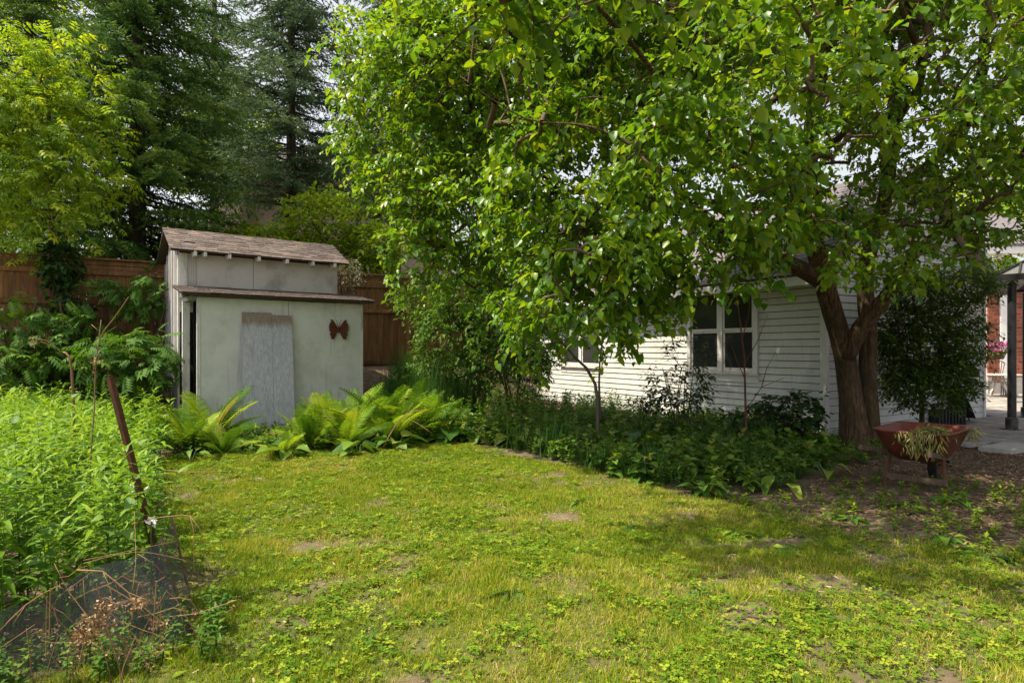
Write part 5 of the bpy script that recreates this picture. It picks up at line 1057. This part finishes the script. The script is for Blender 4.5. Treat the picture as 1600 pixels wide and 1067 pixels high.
def stalk(label, P, r, heads=(), group='dry stalks at the bed edge', side=()):
    o = thing('dry_stalk', P[0], label, 'dry stalk', group); Q, q = resample(P, np.linspace(r, r * .5, len(P)), .06)
    MB().tube(Q, q, 5).build('stem', M['dry'], o, True)
    for s in side: MB().tube(resample(s, [r * .5] * len(s), .06)[0], r * .4, 4).build('side_stem', M['dry'], o, True)
    for c, rad, n in heads:
        k = rvec(n) * rng.random((n, 1)) ** .5 * np.array(rad) + np.array(c)
        Foliage().add(ELLIP, k, basis(rvec(n), rvec(n)), .012 + .014 * rng.random(n), rng.random(n)).build('seed_head', M['dry'], o)
b_ = lambda px, d: np.array([(px - CX) / FPX * d, d, float(gz((px - CX) / FPX * d, d))])
stalk('tall dry stalk with a fluffy brown seed head left of the stake', [b_(143, 4.6), pt(141, 740, 4.5), pt(147, 640, 4.5), pt(150, 565, 4.5), pt(158, 525, 4.5), pt(180, 495, 4.45), pt(201, 464, 4.4)], .006, [(pt(149, 566, 4.5), (.045, .04, .035), 60), (pt(148, 580, 4.5), (.02, .02, .05), 20)], side=[[pt(158, 525, 4.5), pt(182, 510, 4.45)], [pt(157, 520, 4.5), pt(143, 507, 4.5)], [pt(152, 550, 4.5), pt(158, 500, 4.6)]])
stalk('bent dry stalk with pinkish plumes in front of the fence', [b_(115, 7.2), pt(110, 575, 7.1), pt(95, 550, 7.05), pt(72, 532, 7.0), pt(48, 528, 7)], .006, [(pt(52, 533, 7), (.05, .05, .10), 60), (pt(74, 533, 7), (.04, .04, .10), 50), (pt(62, 535, 7), (.10, .04, .04), 40)])
stalk('thick dark broken stalk leaning in the green stand', [b_(118, 6.6), pt(112, 580, 6.5), pt(99, 550, 6.5)], .017)
stalk('dry stalk bending over the mesh corner onto the lawn', [pt(205, 820, 3.6), pt(240, 810, 3.55), pt(270, 806, 3.5), pt(297, 806, 3.45), pt(303, 830, 3.42), pt(303, 900, 3.4)], .0035, side=[[pt(297, 806, 3.45), pt(312, 825, 3.4), pt(325, 895, 3.4)]])
stalk('long pale dry stem reaching from the stake over the lawn', [pt(205, 830, 3.7), pt(240, 795, 3.8), pt(290, 757, 3.9), pt(345, 722, 4.0)], .0045)
stalk('dry stem lying flat on the sunny lawn corner', [b_(245, 8.0) + UP * .04, b_(300, 7.7) + UP * .05, b_(375, 7.8) + UP * .03], .008)
stalk('dead branching stalk hanging over the mesh with brown seeds', [pt(120, 890, 2.75), pt(160, 892, 2.75), pt(200, 925, 2.75), pt(240, 940, 2.75)], .0038, [(pt(150, 975, 2.75), (.09, .06, .06), 260), (pt(215, 945, 2.75), (.05, .05, .03), 90), (pt(130, 995, 2.75), (.06, .05, .05), 150), (pt(250, 975, 2.8), (.06, .05, .03), 60), (pt(165, 945, 2.75), (.05, .04, .05), 110)],
      side=[[pt(85, 880, 2.75), pt(108, 925, 2.75), pt(135, 960, 2.72), pt(160, 1010, 2.7), pt(175, 1067, 2.7)], [pt(130, 905, 2.75), pt(135, 960, 2.75)], [pt(160, 892, 2.75), pt(175, 930, 2.72), pt(160, 960, 2.7)], [pt(200, 925, 2.75), pt(220, 960, 2.75), pt(265, 985, 2.8)], [pt(140, 1000, 2.7), pt(165, 1020, 2.7), pt(208, 1022, 2.75)], [pt(210, 800, 3.3), pt(212, 880, 3.1), pt(205, 930, 3.0)], [pt(130, 880, 2.9), pt(215, 862, 3.0), pt(300, 878, 3.1)]])
stalk('thin dry stems crossing the top of the mesh screen', [pt(0, 985, 2.7), pt(40, 945, 2.75), pt(90, 915, 2.8), pt(100, 920, 2.8)], .0038, side=[[pt(0, 1012, 2.7), pt(55, 975, 2.7)], [pt(40, 945, 2.75), pt(20, 975, 2.7)], [pt(130, 875, 3.0), pt(205, 860, 3.1), pt(275, 845, 3.3)], [pt(215, 865, 3.1), pt(240, 880, 3.1), pt(270, 912, 3.2)]])
stalk('fallen dead branch among the ferns', [b_(598, 9.4) + UP * .05, pt(625, 655, 9.3), pt(645, 643, 9.3), pt(672, 641, 9.3)], .010, side=[[pt(628, 653, 9.3), pt(650, 660, 9.2), pt(672, 675, 9.1)], [pt(632, 650, 9.3), pt(645, 630, 9.3)]])
stalk('dry twigs on the grass beside the mesh screen', [b_(290, 3.4) + UP * .03, b_(330, 3.45) + UP * .05, b_(372, 3.7) + UP * .04], .006, side=[[b_(300, 3.2) + UP * .03, b_(335, 3.5) + UP * .04]])
tg = thing('dry_tangle', pt(150, 1000, 2.75) - UP * .1, 'tangle of thin dead brown stems heaped on the mesh screen', 'dead stems'); tm = MB(); fo = Foliage()
for k in range(46):
    u0 = random.uniform(40, 270); v0 = random.uniform(880, 1010); a = random.uniform(-2.6, .4); L_ = random.uniform(35, 110); d_ = random.uniform(2.62, 2.85)
    P_ = [pt(u0 + math.cos(a) * L_ * t, v0 - math.sin(a) * L_ * t + 40 * t * t * random.uniform(-.3, 1), d_ + .05 * t) for t in (0, .35, .7, 1)]
    tm.tube(resample(P_, [1] * 4, .05)[0], random.uniform(.0012, .0026), 4); m_ = random.randint(4, 16); e_ = P_[-1] + rvec(m_) * np.array([.03, .02, .02])
    fo.add(ELLIP, e_, basis(rvec(m_), rvec(m_)), .008 + .012 * rng.random(m_), rng.random(m_))
tm.build('stems', M['dry'], tg)['kind'] = 'stuff'; fo.build('seed_heads', M['dry'], tg)
for c, lab in ((pt(216, 765, 4.0), 'small cluster of white flowers beside the stake'), (pt(236, 815, 3.6), 'single white flower at the foot of the stake')):
    o = thing('white_flower', c - UP * .3, lab, 'flower'); n = 26 if 'cluster' in lab else 12
    k = c + rvec(n) * np.array([.05, .04, .035]) * (1 if n > 12 else .5)
    Foliage().add(OVATE, k, basis(rvec(n), rvec(n)), np.full(n, .03), rng.random(n)).build('blossoms', M['white_petal'], o)
    MB().tube([c - UP * .45, c], .004, 4).build('stem', M['greenstem'], o)
